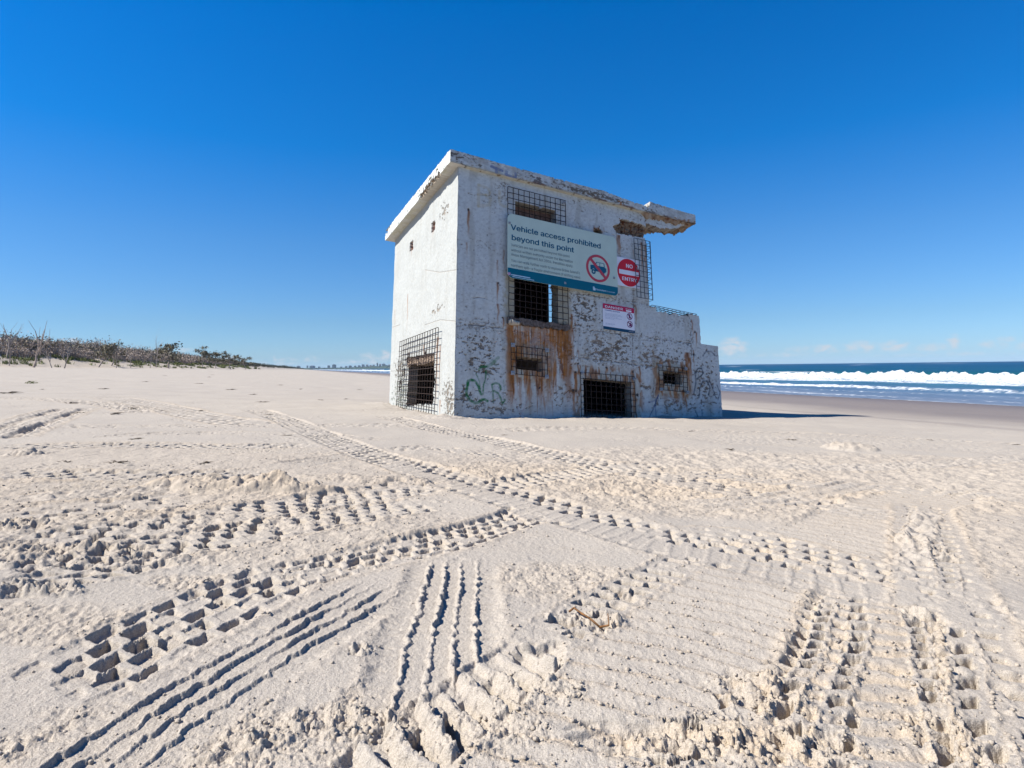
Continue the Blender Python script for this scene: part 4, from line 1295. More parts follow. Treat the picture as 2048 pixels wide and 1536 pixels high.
bc_ = lerp(bc_, RUST2, sstep(0.3, 0.5, fbm(A / 0.12, B / 0.05, 3, 705)))
bc_ = lerp(bc_, (0.36, 0.30, 0.24), sstep(0.2, 0.5, fbm(A / 0.15, B / 0.15, 3, 706)))
col = lerp(col, np.clip(bc_, 0.01, 1), cn)
z = z + cn * (-0.06 * sstep(4.69, 4.0, A) + 0.05 * fbm(A / 0.16, B / 0.16, 4, 707) + 0.02 * fbm(A / 0.05, B / 0.05, 3, 708)) * sstep(RV0, RV0 + 0.06, B)
ac = (a[:-1] + a[1:]) / 2
bcc = (b[:-1] + b[1:]) / 2
AC, BC = np.meshgrid(ac, bcc, indexing='ij')
vcut = np.interp(AC, [3.5, 3.7, 4.0, 4.3, 4.7], [3.4, 0.62, 0.55, 0.47, 0.40]) + 0.05 * fbm(AC / 0.12, BC / 0.12, 3, 720)
sheet('soffit', a, b, np.where((AC > 3.56) & (BC > vcut), 2, 0), lambda A_, B_: np.stack([A_, B_, z], -1), col, MATS['wall'], roof, None, None)
# bent reinforcing bars in the break
for px0, px1 in [((1239, 436), (1240, 450)), ((1262, 450), (1266, 474)), ((1250, 452), (1251, 470)), ((1282, 438), (1278, 466)), ((1272, 466), (1292, 440)), ((1240, 441), (1268, 447)), ((1296, 458), (1312, 452))]:
    mb = MB()
    p = fr(*px0)
    q_ = fr(*px1)
    mid = ((p[0] + q_[0]) / 2 + random.uniform(-.02, .02), 0.03, (p[1] + q_[1]) / 2)
    mb.stick((p[0], -0.004, p[1]), mid, 0.007, n=5)
    mb.stick(mid, (q_[0], -0.004, q_[1]), 0.007, n=5)
    mb.build('reinforcing_bar', MATS['rusty'], bunker)
for px0, px1 in [((1186, 452), (1189, 459)), ((1197, 453), (1197, 460)), ((1293, 411), (1300, 417))]:
    mb = MB()
    p = fr(*px0)
    q_ = fr(*px1)
    mb.stick((p[0], -0.03, p[1]), (q_[0], 0.01, q_[1]), 0.006, n=5)
    mb.build('reinforcing_bar', MATS['rusty'], bunker)

# ---------------- wire grilles


def grille(name, c00, c10, c11, c01, nu, nv, off, r=0.0055, mat='wire', jit=0.0025, parent=bunker, cut=None):
    """corner points in 3-D (frame of the bunker); nu x nv cells of welded wire"""
    mb = MB()
    c00, c10, c11, c01 = [Vector(c) for c in (c00, c10, c11, c01)]

    def P(s, t):
        return (c00 * (1 - s) + c10 * s) * (1 - t) + (c01 * (1 - s) + c11 * s) * t
    for i in range(nu + 1):
        s = i / nu
        pts = [P(s, t / nv) + Vector((random.uniform(-jit, jit), random.uniform(-jit, jit), 0)) for t in range(nv + 1)]
        for t, (p, q_) in enumerate(zip(pts[:-1], pts[1:])):
            if cut and cut((i) / nu, (t + 0.5) / nv):
                continue
            mb.stick(p, q_, r, n=4, cap=False)
    for j in range(nv + 1):
        t = j / nv
        pts = [P(s / nu, t) + Vector((0, random.uniform(-jit, jit), random.uniform(-jit, jit))) + Vector(off) for s in range(nu + 1)]
        for s, (p, q_) in enumerate(zip(pts[:-1], pts[1:])):
            if cut and cut((s + 0.5) / nu, j / nv):
                continue
            mb.stick(p, q_, r, n=4, cap=False)
    return mb.build(name, MATS[mat], parent)


def fgrille(u0, u1, w0, w1, nu, nv, v=-0.028, **k):
    return grille('window_grille', (u0, v, w0), (u1, v, w0), (u1, v, w1), (u0, v, w1), nu, nv, (0, -0.009, 0), **k)


g = fgrille(0.822, 1.88, 2.90, 3.646, 11, 8)
tag(g, 'wire grille over the top slit')
tag(fgrille(0.842, 1.895, 1.54, 2.40, 11, 9), 'wire grille over the big window')
gs3 = tag(fgrille(0.880, 1.505, 0.688, 1.115, 7, 4), 'small wire grille in the rust stain')
g4 = tag(grille('door_grille', (2.105, -0.028, -0.25), (3.173, -0.028, -0.25), (3.169, -0.028, 0.832), (2.105, -0.028, 0.816), 11, 11, (0, -0.009, 0)), 'wire grille over the doorway')
g5 = tag(fgrille(3.692, 4.312, 0.655, 1.070, 7, 5), 'small wire grille near the right end')
gr = grille('corner_grille', (3.262, -0.06, 2.20), (3.60, -0.06, 2.20), (3.59, -0.06, 3.25), (3.245, -0.06, 3.255), 4, 11, (0, -0.009, 0), mat='bluewire')
tag(gr, 'wire grille at the upper right corner')
gr2 = grille('corner_grille', (3.605, -0.06, 2.20), (3.605, 0.09, 2.20), (3.605, 0.09, 3.25), (3.60, -0.06, 3.25), 1, 11, (0.008, 0, 0), mat='bluewire', r=0.004)
tag(gr2, 'wire grille returning round the corner')
gt = grille('roof_grille', (3.58, -0.05, 2.100), (4.60, -0.05, 2.070), (4.60, 0.42, 2.085), (3.58, 0.42, 2.125), 11, 5, (0, 0, 0.01), mat='bluewire')
tag(gt, 'loose wire mesh lying over the annexe roof')
q4 = [lf(*p, u=-0.05) for p in [(793, 813), (868, 830), (877, 655), (800, 684)]]
cc_ = [(-0.05, p[0], p[1]) for p in q4]
gl = grille('door_grille', cc_[0], cc_[1], cc_[2], cc_[3], 16, 13, (-0.009, 0, 0), r=0.0055)
tag(gl, 'large wire grille over the broken side doorway')


def brackets(parent, pts, r=0.032):
    for (u, w) in pts:
        mb = MB()
        mb.prism([(u - r, w - r), (u + r, w - r * 0.8), (u + r * 0.9, w + r), (u - r * 0.9, w + r * 0.9)], -0.055, -0.042)
        mb.stick((u, -0.085, w), (u, 0.02, w), 0.010, n=6)
        mb.build('bracket', MATS['galv'], parent)


brackets(gs3, [(0.90, 1.12), (1.49, 1.10), (0.90, 0.70), (1.48, 0.69)])
brackets(g, [(1.40, 3.42), (1.84, 3.60)], 0.022)
brackets(g5, [(3.71, 0.66), (4.29, 0.65), (4.28, 1.06), (3.71, 1.06)], 0.028)
brackets(g4, [(3.15, 0.79), (2.13, 0.80)], 0.025)

# ---------------- signs


FONT = None
try:
    FONT = bpy.data.fonts.load(bpy.utils.system_resource('DATAFILES', path='fonts') + '/Inter.woff2')
except Exception:
    FONT = None


def text_pts(body, size, bold=0.0, align='LEFT', spacing=1.0, linesp=1.0, extrude=0.0006):
    cu = bpy.data.curves.new('lettering', 'FONT')
    cu.body = body
    if FONT:
        cu.font = FONT
    cu.size = size
    cu.offset = bold
    cu.align_x = align
    cu.space_character = spacing
    cu.space_line = linesp
    cu.extrude = extrude
    cu.resolution_u = 3
    ob = bpy.data.objects.new('lettering', cu)
    COL.objects.link(ob)
    dg = bpy.context.evaluated_depsgraph_get()
    me = bpy.data.meshes.new_from_object(ob.evaluated_get(dg))
    vs = [v.co.copy() for v in me.vertices]
    fs = [tuple(p.vertices) for p in me.polygons]
    bpy.data.objects.remove(ob)
    bpy.data.curves.remove(cu)
    bpy.data.meshes.remove(me)
    return vs, fs


def add_text(mb, body, x, z, size, width=None, y=-0.002, m=0, heavy=0.0, **k):
    if heavy:
        add_text(mb, body, x + heavy, z, size, width, y - 0.0003, m, 0.0, **k)
        add_text(mb, body, x + heavy / 2, z + heavy * 0.35, size, width, y - 0.0006, m, 0.0, **k)
    vs, fs = text_pts(body, size, **k)
    if not vs:
        return
    sx = 1.0
    if width:
        ext = max(v.x for v in vs) - min(v.x for v in vs)
        sx = width / ext
    n = len(mb.v)
    for v in vs:
        mb.v.append((x + v.x * sx, y - v.z, z + v.y))
    for f in fs:
        mb.f.append(tuple(n + i for i in f))
        mb.m.append(m)


def rrect(x0, x1, z0, z1, r, n=6, corners=(1, 1, 1, 1)):
    P = []
    for (cx, cz, a0, on) in ((x1 - r, z0 + r, -90, corners[0]), (x1 - r, z1 - r, 0, corners[1]), (x0 + r, z1 - r, 90, corners[2]), (x0 + r, z0 + r, 180, corners[3])):
        if on:
            for i in range(n + 1):
                t = math.radians(a0 + 90 * i / n)
                P.append((cx + r * math.cos(t), cz + r * math.sin(t)))
        else:
            P.append(((x1 if a0 in (-90, 0) else x0), (z1 if a0 in (0, 90) else z0)))
    return P


def sign_empty(name, u, v, w, roll=0.0):
    return empty(name, mat=BMAT @ Matrix.Translation((u, v, w)) @ Matrix.Rotation(roll, 4, 'Y'))


def px_local(s_u, s_w, v):
    def f(x, y):
        p = fr(x, y, v)
        return p[0] - s_u, p[1] - s_w
    return f


# big access sign
SV = -0.085
s1 = sign_empty('access_sign', 0.79, SV, 2.145)
tag(s1, 'large pale green notice reading Vehicle access prohibited beyond this point', 'sign')
SWD, SH = 2.055, 1.035
lp = px_local(0.79, 2.145, SV)
mb = MB()
mb.prism(rrect(0, SWD, 0, SH, 0.085), 0.0, 0.006)
mb.build('panel', MATS['signcream'], s1)
bh = 0.155
mb = MB()
mb.prism(rrect(0.001, SWD - 0.001, 0.001, bh, 0.083, corners=(1, 0, 0, 1)), -0.002, -0.0005)
band = mb.build('footer_band', MATS['signblue'], s1)
mb = MB()
L1 = lp(1022, 458)
R1_ = lp(1199, 494)
add_text(mb, 'Vehicle access prohibited', lp(1021, 459)[0], lp(1021, 459)[1], 0.168, width=R1_[0] - L1[0] + 0.02, bold=0.0, heavy=0.0075)
mb.build('headline', MATS['signtext'], s1)
mb = MB()
add_text(mb, 'beyond this point', lp(1022, 480)[0], lp(1022, 479.5)[1], 0.168, width=lp(1146, 500)[0] - L1[0], bold=0.0, heavy=0.0075)
mb.build('headline', MATS['signtext'], s1)
for body, (x, y), xr in [('Vehicles are not permitted beyond this point', (1022, 492), 1139), ('without written authority under the Recreation', (1022, 502), 1145), ('Areas Management Act 2006. Penalties apply.', (1022, 511), 1146),
                         ('You can walk further north to explore Bribie Island\u2019s', (1022, 523), 1159), ('northern spit\u2014a fragile environment of shifting sand.', (1022, 532.5), 1161)]:
    mb = MB()
    p = lp(x, y)
    add_text(mb, body, p[0], p[1], 0.082, width=lp(xr, y + 20)[0] - p[0], heavy=0.0)
    mb.build('small_text', MATS['signgrey'], s1)
mb = MB()
p = lp(1188, 579.5)
add_text(mb, 'Queensland', p[0] + 0.04, p[1], 0.052, width=0.19, y=-0.004, heavy=0.002)
add_text(mb, 'Government', p[0] + 0.245, p[1], 0.045, width=0.17, y=-0.004)
mb.prism([(p[0] - 0.02, p[1] - 0.012), (p[0] + 0.025, p[1] - 0.012), (p[0] + 0.03, p[1] + 0.02), (p[0], p[1] + 0.055), (p[0] - 0.022, p[1] + 0.05)], -0.0045, -0.0025)
PB = plain('pale_blue_print', (0.42, 0.58, 0.68), 0.5)
mb.build('footer_text', PB, band)
mb = MB()
q_ = lp(1022, 549.5)
mb.box(q_[0], q_[0] + 0.33, -0.0045, -0.0025, q_[1] - 0.006, q_[1] + 0.010)
mb.box(q_[0] + 0.02, q_[0] + 0.40, -0.0045, -0.0025, q_[1] - 0.030, q_[1] - 0.020)
mb.build('footer_text', PB, band)
mb = MB()
mb.box(q_[0] - 0.055, q_[0] - 0.01, -0.0045, -0.0025, q_[1] - 0.01, q_[1] + 0.03)
mb.build('emblem', plain('pink_print', (0.45, 0.30, 0.42), 0.5), band)
# no-vehicles pictogram
pc = lp(1196, 537)
ctr_u, ctr_w = pc
Rp = 0.235
mb = MB()
mb.ring((ctr_u, ctr_w), Rp - 0.042, Rp, -0.0035, -0.0005, 48)
d = Rp - 0.03
c45 = math.cos(math.radians(45))
ww = 0.018
ax, az = ctr_u - d * c45, ctr_w + d * c45
bx, bz = ctr_u + d * c45, ctr_w - d * c45
mb.prism([(ax - ww, az - ww), (bx - ww, bz - ww), (bx + ww, bz + ww), (ax + ww, az + ww)], -0.0036, -0.0028)
pg = mb.build('prohibition_ring', MATS['signred'], s1)
mb = MB()
# side view of a four-wheel drive, bonnet to the left
X0, Z0 = ctr_u, ctr_w
body = [(-0.150, -0.035), (-0.150, 0.030), (-0.140, 0.042), (-0.065, 0.046), (-0.030, 0.108), (0.118, 0.108), (0.128, 0.10), (0.135, 0.035), (0.150, 0.03), (0.150, -0.055), (-0.06, -0.055), (-0.065, -0.03), (-0.09, -0.012), (-0.115, -0.03), (-0.12, -0.045)]
mb.prism([(X0 + x, Z0 + z) for x, z in body][::-1], -0.0022, -0.0006)
mb.ring((X0 - 0.09, Z0 - 0.068), 0.016, 0.042, -0.0024, -0.0006, 20)
mb.ring((X0 + 0.085, Z0 - 0.068), 0.016, 0.042, -0.0024, -0.0006, 20)
mb.prism([(X0 + 0.152, Z0 - 0.035), (X0 + 0.166, Z0 - 0.035), (X0 + 0.166, Z0 + 0.025), (X0 + 0.152, Z0 + 0.025)], -0.0022, -0.0006)
veh = mb.build('vehicle_pictogram', MATS['signtext'], s1)
mb = MB()
mb.prism([(X0 - 0.045, Z0 + 0.048), (X0 + 0.030, Z0 + 0.044), (X0 + 0.030, Z0 + 0.098), (X0 - 0.020, Z0 + 0.098)], -0.0026, -0.0023)
mb.prism([(X0 + 0.042, Z0 + 0.044), (X0 + 0.118, Z0 + 0.044), (X0 + 0.112, Z0 + 0.098), (X0 + 0.042, Z0 + 0.098)], -0.0026, -0.0023)
mb.build('window_shape', MATS['signcream'], veh)
for (x, y) in [(1019, 446), (1130, 566), (1228, 556)]:
    p = lp(x, y)
    mb = MB()
    mb.prism([(p[0] - 0.018, p[1] - 0.018), (p[0] + 0.018, p[1] - 0.018), (p[0] + 0.018, p[1] + 0.018), (p[0] - 0.018, p[1] + 0.018)], -0.008, -0.0005)
    mb.stick((p[0], -0.014, p[1]), (p[0], 0.09, p[1]), 0.006, n=6)
    mb.build('bolt', MATS['galv'], s1)

# NO ENTRY sign
NV = -0.028
c_ne = fr(1257.5, 545.5, NV)
s2 = sign_empty('no_entry_sign', c_ne[0], NV, c_ne[1], math.radians(-0.5))
tag(s2, 'square white sign with a red disc reading NO ENTRY, partly behind wire mesh', 'sign')
mb = MB()
mb.prism(rrect(-0.247, 0.247, -0.255, 0.255, 0.035), 0, 0.004)
mb.build('panel', MATS['signwhite'], s2)
mb = MB()
n_ = 56
mb.prism([(0.238 * math.cos(2 * math.pi * i / n_), 0.245 * math.sin(2 * math.pi * i / n_)) for i in range(n_)], -0.002, -0.0004)
disc = mb.build('red_disc', MATS['brightred'], s2)
mb = MB()
mb.box(-0.205, 0.210, -0.0035, -0.0021, -0.042, 0.036)
mb.build('white_bar', MATS['signwhite'], disc)
mb = MB()
add_text(mb, 'NO', -0.062, 0.085, 0.125, width=0.135, y=-0.0035, heavy=0.006)
mb.build('lettering', MATS['signwhite'], disc)
mb = MB()
add_text(mb, 'ENTRY', -0.155, -0.148, 0.115, width=0.31, y=-0.0035, heavy=0.006)
mb.build('lettering', MATS['signwhite'], disc)
mb = MB()
mb.prism([(0.175, 0.085), (0.205, 0.085), (0.205, 0.125), (0.175, 0.125)], -0.008, -0.0005)
mb.build('bolt', MATS['galv'], s2)

# DANGER sign
DV = -0.012
o0 = fr(1206.5, 658, DV)
s3 = sign_empty('danger_sign', o0[0], DV, o0[1], math.radians(0.4))
tag(s3, 'small white notice with a red DANGER header and a navy foot', 'sign')
DWD, DHT = 0.645, 0.440
mb = MB()
mb.prism(rrect(0, DWD, 0, DHT, 0.018), 0, 0.004)
mb.build('panel', MATS['signwhite'], s3)
mb = MB()
mb.prism(rrect(0.001, DWD - 0.001, DHT - 0.088, DHT - 0.001, 0.017, corners=(0, 1, 1, 0)), -0.0015, -0.0004)
hd = mb.build('header_band', plain('danger_red', (0.48, 0.012, 0.06), 0.4, 0.4, 0.06), s3)
mb = MB()
mb.prism(rrect(0.001, DWD - 0.001, 0.001, 0.052, 0.017, corners=(1, 0, 0, 1)), -0.0015, -0.0004)
ft = mb.build('footer_band', MATS['navy'], s3)
mb = MB()
add_text(mb, 'DANGER', 0.035, DHT - 0.070, 0.075, width=0.365, y=-0.0025, heavy=0.003)
mb.build('lettering', MATS['signwhite'], hd)
mb = MB()
add_text(mb, 'NO ENTRY', 0.465, DHT - 0.040, 0.028, width=0.12, y=-0.0025, heavy=0.001)
mb.box(0.475, 0.585, -0.0032, -0.0016, DHT - 0.078, DHT - 0.052)
mb.build('lettering', MATS['signwhite'], hd)
mb = MB()
add_text(mb, 'Unstable structure', 0.04, DHT - 0.118, 0.034, width=0.30, y=-0.0012, heavy=0.0015)
mb.build('headline', plain('print_blue', (0.05, 0.10, 0.30), 0.5), s3)
mb = MB()
for zz, x1 in [(0.272, 0.36), (0.252, 0.40), (0.232, 0.30), (0.208, 0.38), (0.188, 0.22), (0.105, 0.24), (0.088, 0.20)]:
    x = 0.045
    while x < x1:
        w_ = random.uniform(0.02, 0.055)
        mb.box(x, min(x + w_, x1), -0.0012, -0.0003, zz, zz + 0.006)
        x += w_ + 0.008
mb.build('small_text', plain('grey_print', (0.34, 0.39, 0.50), 0.5), s3)
for cz in (0.285, 0.150):
    mb = MB()
    cx = 0.545
    mb.ring((cx, cz), 0.048, 0.058, -0.0026, -0.0006, 32)
    d = 0.052 * c45
    mb.prism([(cx - d - .006, cz + d - .006), (cx + d - .006, cz - d - .006), (cx + d + .006, cz - d + .006), (cx - d + .006, cz + d + .006)], -0.0028, -0.0022)
    pr = mb.build('prohibition_ring', MATS['purple'], s3)
    mb = MB()
    if cz > 0.2:
        mb.prism([(cx - .012, cz + .018), (cx + .012, cz + .018), (cx + .012, cz + .038), (cx - .012, cz + .038)], -0.0018, -0.0006)
        mb.prism([(cx - .018, cz - .036), (cx - .004, cz - .036), (cx, cz - .012), (cx + .004, cz - .036), (cx + .018, cz - .036), (cx + .014, cz + .016), (cx - .014, cz + .016)], -0.0018, -0.0006)
    else:
        mb.prism([(cx - .03, cz - .036), (cx + .04, cz - .036), (cx + .04, cz + .01), (cx + .015, cz + .012), (cx - .005, cz - .012)], -0.0018, -0.0006)
        mb.prism([(cx - .012, cz + .004), (cx + .006, cz - .004), (cx + .028, cz + .026), (cx + .014, cz + .034)], -0.0020, -0.0006)
    mb.build('figure', MATS['purple'], pr)
mb = MB()
add_text(mb, 'Queensland Government', 0.52, 0.022, 0.018, width=0.10, y=-0.0025)
mb.build('footer_text', MATS['signwhite'], ft)
# ------------------------------------------------------------------ sea
def water_mat():
    m, nt, b = new_mat('sea_water')
    geo = node(nt, 'ShaderNodeNewGeometry')
    wc = node(nt, 'ShaderNodeAttribute', attribute_name='wc')
    fo_ = node(nt, 'ShaderNodeAttribute', attribute_name='foam')
    n1 = node(nt, 'ShaderNodeTexNoise', Scale=1.6, Detail=6.0)
    n2 = node(nt, 'ShaderNodeTexNoise', Scale=0.35, Detail=8.0)
    mp = node(nt, 'ShaderNodeMapping')
    mp.inputs['Rotation'].default_value = (0, 0, -math.atan2(-SD[0], SD[1]))
    mp.inputs['Scale'].default_value = (1, 0.35, 1)
    nt.links.new(geo.outputs['Position'], mp.inputs['Vector'])
    nt.links.new(mp.outputs[0], n1.inputs['Vector'])
    nt.links.new(mp.outputs[0], n2.inputs['Vector'])
    nt.links.new(mixrgb(nt, 1.0, wc.outputs['Color'], mixrgb(nt, maprange(nt, n2.outputs[0], 0.35, 0.65), (0.75, 0.8, 0.85), (1.2, 1.15, 1.1)), 'MULTIPLY'), b.inputs['Base Color'])
    b.inputs['Roughness'].default_value = 0.35
    b.inputs['IOR'].default_value = 1.33
    b.inputs['Specular IOR Level'].default_value = 0.18
    bp = node(nt, 'ShaderNodeBump', Strength=0.9, Distance=0.25)
    nt.links.new(n1.outputs[0], bp.inputs['Height'])
    nt.links.new(bp.outputs[0], b.inputs['Normal'])
    fb = node(nt, 'ShaderNodeBsdfPrincipled')
    fb.inputs['Base Color'].default_value = (0.52, 0.55, 0.57, 1)
    fb.inputs['Roughness'].default_value = 0.9
    fb.inputs['Specular IOR Level'].default_value = 0.1
    nf = node(nt, 'ShaderNodeTexNoise', Scale=3.0, Detail=8.0)
    nt.links.new(geo.outputs['Position'], nf.inputs['Vector'])
    fbump = node(nt, 'ShaderNodeBump', Strength=1.0, Distance=0.30)
    nt.links.new(nf.outputs[0], fbump.inputs['Height'])
    nt.links.new(fbump.outputs[0], fb.inputs['Normal'])
    sub = node(nt, 'ShaderNodeMath', operation='SUBTRACT')
    nt.links.new(nf.outputs[0], sub.inputs[0])
    sub.inputs[1].default_value = 0.5
    mul = node(nt, 'ShaderNodeMath', operation='MULTIPLY')
    nt.links.new(sub.outputs[0], mul.inputs[0])
    mul.inputs[1].default_value = 1.1
    add = node(nt, 'ShaderNodeMath', operation='ADD')
    nt.links.new(fo_.outputs['Fac'], add.inputs[0])
    nt.links.new(mul.outputs[0], add.inputs[1])
    mx = node(nt, 'ShaderNodeMixShader')
    nt.links.new(maprange(nt, add.outputs[0], 0.32, 0.62), mx.inputs[0])
    nt.links.new(b.outputs[0], mx.inputs[1])
    nt.links.new(fb.outputs[0], mx.inputs[2])
    nt.links.new(mx.outputs[0], nt.nodes['Material Output'].inputs['Surface'])
    return m


def grow(x0, x1, d, g):
    r = [x0]
    while r[-1] < x1:
        r.append(r[-1] + d)
        d *= g
    return r


nn = np.array(list(np.arange(20.5, 74, 0.16)) + grow(74, 9000, 0.2, 1.06))
ss = np.array([-x for x in grow(20, 3000, 0.5, 1.15)][::-1] + list(np.arange(-19.7, 110, 0.30)) + grow(110.3, 9500, 0.33, 1.014))
NN, SS = np.meshgrid(nn, ss, indexing='ij')
wx = NN * ND[0] + SS * SD[0]
wy = NN * ND[1] + SS * SD[1]
wz = np.full(NN.shape, SEA)
foam = np.zeros(NN.shape)
dist = np.hypot(wx, wy)
fine = sstep(900, 60, dist)
wz += 0.03 * fine * fbm(NN / 1.3, SS / 3.0, 3, 801) * sstep(26, 34, NN)
for n0, hh, wd in [(72, 0.40, 7.0), (98, 0.45, 9.0), (135, 0.45, 11.0), (190, 0.5, 14), (260, 0.5, 18)]:
    nc = n0 + 4 * noise(SS / 60, SS * 0, int(n0)) + 1.0 * noise(SS / 11, SS * 0, int(n0) + 1)
    wz += hh * (0.7 + 0.5 * noise(SS / 35, SS * 0, int(n0) + 2)) * np.exp(-((NN - nc) / wd) ** 2 * np.where(NN > nc, 1, 3.0))
# main breaker
nc = 56 + 3.0 * noise(SS / 45, SS * 0, 811) + 1.0 * noise(SS / 10, SS * 0, 812)
hc = (0.46 + 0.20 * noise(SS / 24, SS * 0, 813) + 0.14 * noise(SS / 4, SS * 0, 814)) * (1 - 0.3 * sstep(200, 900, SS))
x = NN - nc
spl = 1 + 0.85 * np.clip(fbm(SS / 0.9, NN / 0.7, 3, 815), -0.6, 1.2) * sstep(1.2, 0.0, x)
prof = np.where(x > 0, np.exp(-(x / 4.5) ** 2), 0.45 * np.exp(-(x / 1.3) ** 2) + 0.55 * np.exp(-(x / 6.0) ** 2))
wz += hc * spl * prof
wdt = 11.5 + 3 * noise(SS / 16, SS * 0, 816)
foam = np.maximum(foam, sstep(0.9, -0.2, x) * sstep(-wdt - 2.5, -wdt + 1.5, x) * (0.95 + 0.12 * fbm(SS / 2.2, NN / 0.8, 3, 817) - sstep(-3.0, -7.5, x) * (0.22 - 0.55 * fbm(SS / 3.5, NN / 0.6, 4, 819))))
# white spume trailing toward the beach
tr = sstep(0, 0.5, fbm(SS / 9, NN / 1.1, 4, 818)) * sstep(25, 32, NN) * sstep(46, 40, NN)
foam = np.maximum(foam, 0.20 * tr)
# second line
for n0, hh, wd, am, sd in [(34.0, 0.13, 0.55, 0.85, 820), (29.3, 0.05, 0.30, 0.55, 830), (26.2, 0.03, 0.5, 0.6, 840)]:
    nc2 = n0 + 1.6 * noise(SS / 28, SS * 0, sd) + 0.5 * noise(SS / 6, SS * 0, sd + 1)
    x = NN - nc2
    wz += hh * np.where(x > 0, np.exp(-(x / 2.0) ** 2), np.exp(-(x / (0.6 * wd)) ** 2)) * (1 + 0.4 * fbm(SS / 0.8, NN / 0.6, 2, sd + 2))
    on = np.clip(0.65 + 0.8 * noise(SS / 15, SS * 0, sd + 3), 0, 1)
    foam = np.maximum(foam, am * on * sstep(0.35, 0, x) * sstep(-wd - 0.5, -wd + 0.3, x))
# white caps outside
for n0, s0, rn, rs in [(78, 92, 0.8, 7), (84, 60, 0.7, 5), (70, 76, 0.9, 8), (92, 40, 0.8, 6), (110, 130, 1, 9), (88, 150, 1, 9), (75, 118, 0.8, 4)]:
    q_ = ((NN - n0) / rn) ** 2 + ((SS - s0) / rs) ** 2
    foam = np.maximum(foam, sstep(1.6, 0.4, q_ + 0.5 * noise(SS / 1.5, NN / 0.5, int(n0))))
    wz += 0.15 * np.exp(-q_ / 3)
for k in range(60):
    n0 = rng.uniform(100, 700)
    s0 = rng.uniform(-100, 900)
    q_ = ((NN - n0) / (1 + n0 / 200)) ** 2 + ((SS - s0) / rng.uniform(5, 16)) ** 2
    foam = np.maximum(foam, 0.8 * sstep(1.4, 0.3, q_))
# swash lying on the sand
gz = base_z(wx, wy)
wz = np.where(NN < 27.5, np.maximum(wz, gz + 0.008), wz)
edge_n = 23.6 + 1.1 * noise(SS / 13, SS * 0, 850) + 0.35 * noise(SS / 3.5, SS * 0, 851)
sw = sstep(0.45, 0.05, np.abs(NN - edge_n - 0.15))
foam = np.maximum(foam, 0.55 * sw)
film = sstep(29, 25, NN)
foam = np.maximum(foam, 0.26 * film * sstep(0.0, 0.4, fbm(SS / 5, NN / 0.7, 3, 852)))
wcol = np.zeros(NN.shape + (3,))
stops = [(20, (0.16, 0.17, 0.20)), (26, (0.14, 0.17, 0.22)), (31, (0.085, 0.135, 0.20)), (38, (0.06, 0.13, 0.19)), (46, (0.035, 0.12, 0.17)), (56, (0.012, 0.115, 0.12)), (72, (0.004, 0.075, 0.080)), (105, (0.001, 0.052, 0.092)), (260, (0.001, 0.041, 0.095)), (900, (0.001, 0.038, 0.092)), (9000, (0.001, 0.036, 0.09))]
for i in range(3):
    wcol[..., i] = np.interp(NN, [s_[0] for s_ in stops], [s_[1][i] for s_ in stops])
wcol *= 0.85
wcol *= (1 + 0.25 * noise(SS / 40, NN / 12, 861) * sstep(60, 90, NN))[..., None]
na, nb = NN.shape
idx = np.arange(na * nb).reshape(na, nb)
ok = (NN > edge_n)[:-1, :-1]
q = np.stack([idx[:-1, :-1], idx[1:, :-1], idx[1:, 1:], idx[:-1, 1:]], -1)[ok]
used = np.unique(q)
re = np.full(na * nb, -1)
re[used] = np.arange(len(used))
Vw = np.stack([wx.ravel(), wy.ravel(), wz.ravel()], 1)[used]
sea = np_obj('sea', Vw, re[q], None, water_mat(), None, True, {'foam': foam.ravel()[used], 'wc': wcol.reshape(-1, 3)[used]})
tag(sea, 'blue sea with lines of white breakers rolling onto the beach', 'sea', kind='structure')

# ------------------------------------------------------------------ vegetation


def branch(mb, p, d, L, r, depth, m=0, nseg=3, spread=0.6, up=0.15, kids=(2, 3)):
    p = Vector(p)
    d = Vector(d).normalized()
    for i in range(nseg):
        d2 = (d + Vector((random.uniform(-.22, .22), random.uniform(-.22, .22), random.uniform(-.12, .2) + up * 0.3))).normalized()
        q_ = p + d2 * (L / nseg)
        r2 = r * (1 - 0.28 / nseg * (i + 1))
        mb.stick(p, q_, r, r2, 5 if r > 0.02 else 3, m, cap=(i == nseg - 1))
        if depth > 0 and i >= 1:
            for k in range(random.randint(*kids) - (1 if i < nseg - 1 else 0)):
                dd = (d2 + Vector((random.uniform(-1, 1), random.uniform(-1, 1), random.uniform(-.2, .7))) * spread).normalized()
                branch(mb, q_, dd, L * random.uniform(.45, .7), r2 * 0.6, depth - 1, m, max(2, nseg - 1), spread, up, kids)
        p, d, r = q_, d2, r2
    return p


def leaf_cloud(cs, n, size, sx, sy, sz):
    """n small quads scattered about clump centres -> verts, quads"""
    c = np.array(cs)[rng.integers(0, len(cs), n)]
    p = c + rng.normal(size=(n, 3)) * np.array([sx, sy, sz])
    d1 = rng.normal(size=(n, 3))
    d1 /= np.linalg.norm(d1, axis=1, keepdims=True)
    d2 = rng.normal(size=(n, 3))
    d2 -= d1 * np.sum(d1 * d2, 1, keepdims=True)
    d2 /= np.linalg.norm(d2, axis=1, keepdims=True)
    s = size * (0.5 + rng.random((n, 1)))
    V = np.stack([p - d1 * s - d2 * s * .5, p + d1 * s - d2 * s * .5, p + d1 * s + d2 * s * .5, p - d1 * s + d2 * s * .5], 1).reshape(-1, 3)
    return V, np.arange(4 * n).reshape(n, 4)


def ns_xy(n, s):
    return n * ND + s * SD


def at_row(px, d):
    """point on the ground at distance d on the bearing of a photo column"""
    r = ray(px, 740)
    return r[0] * d, d


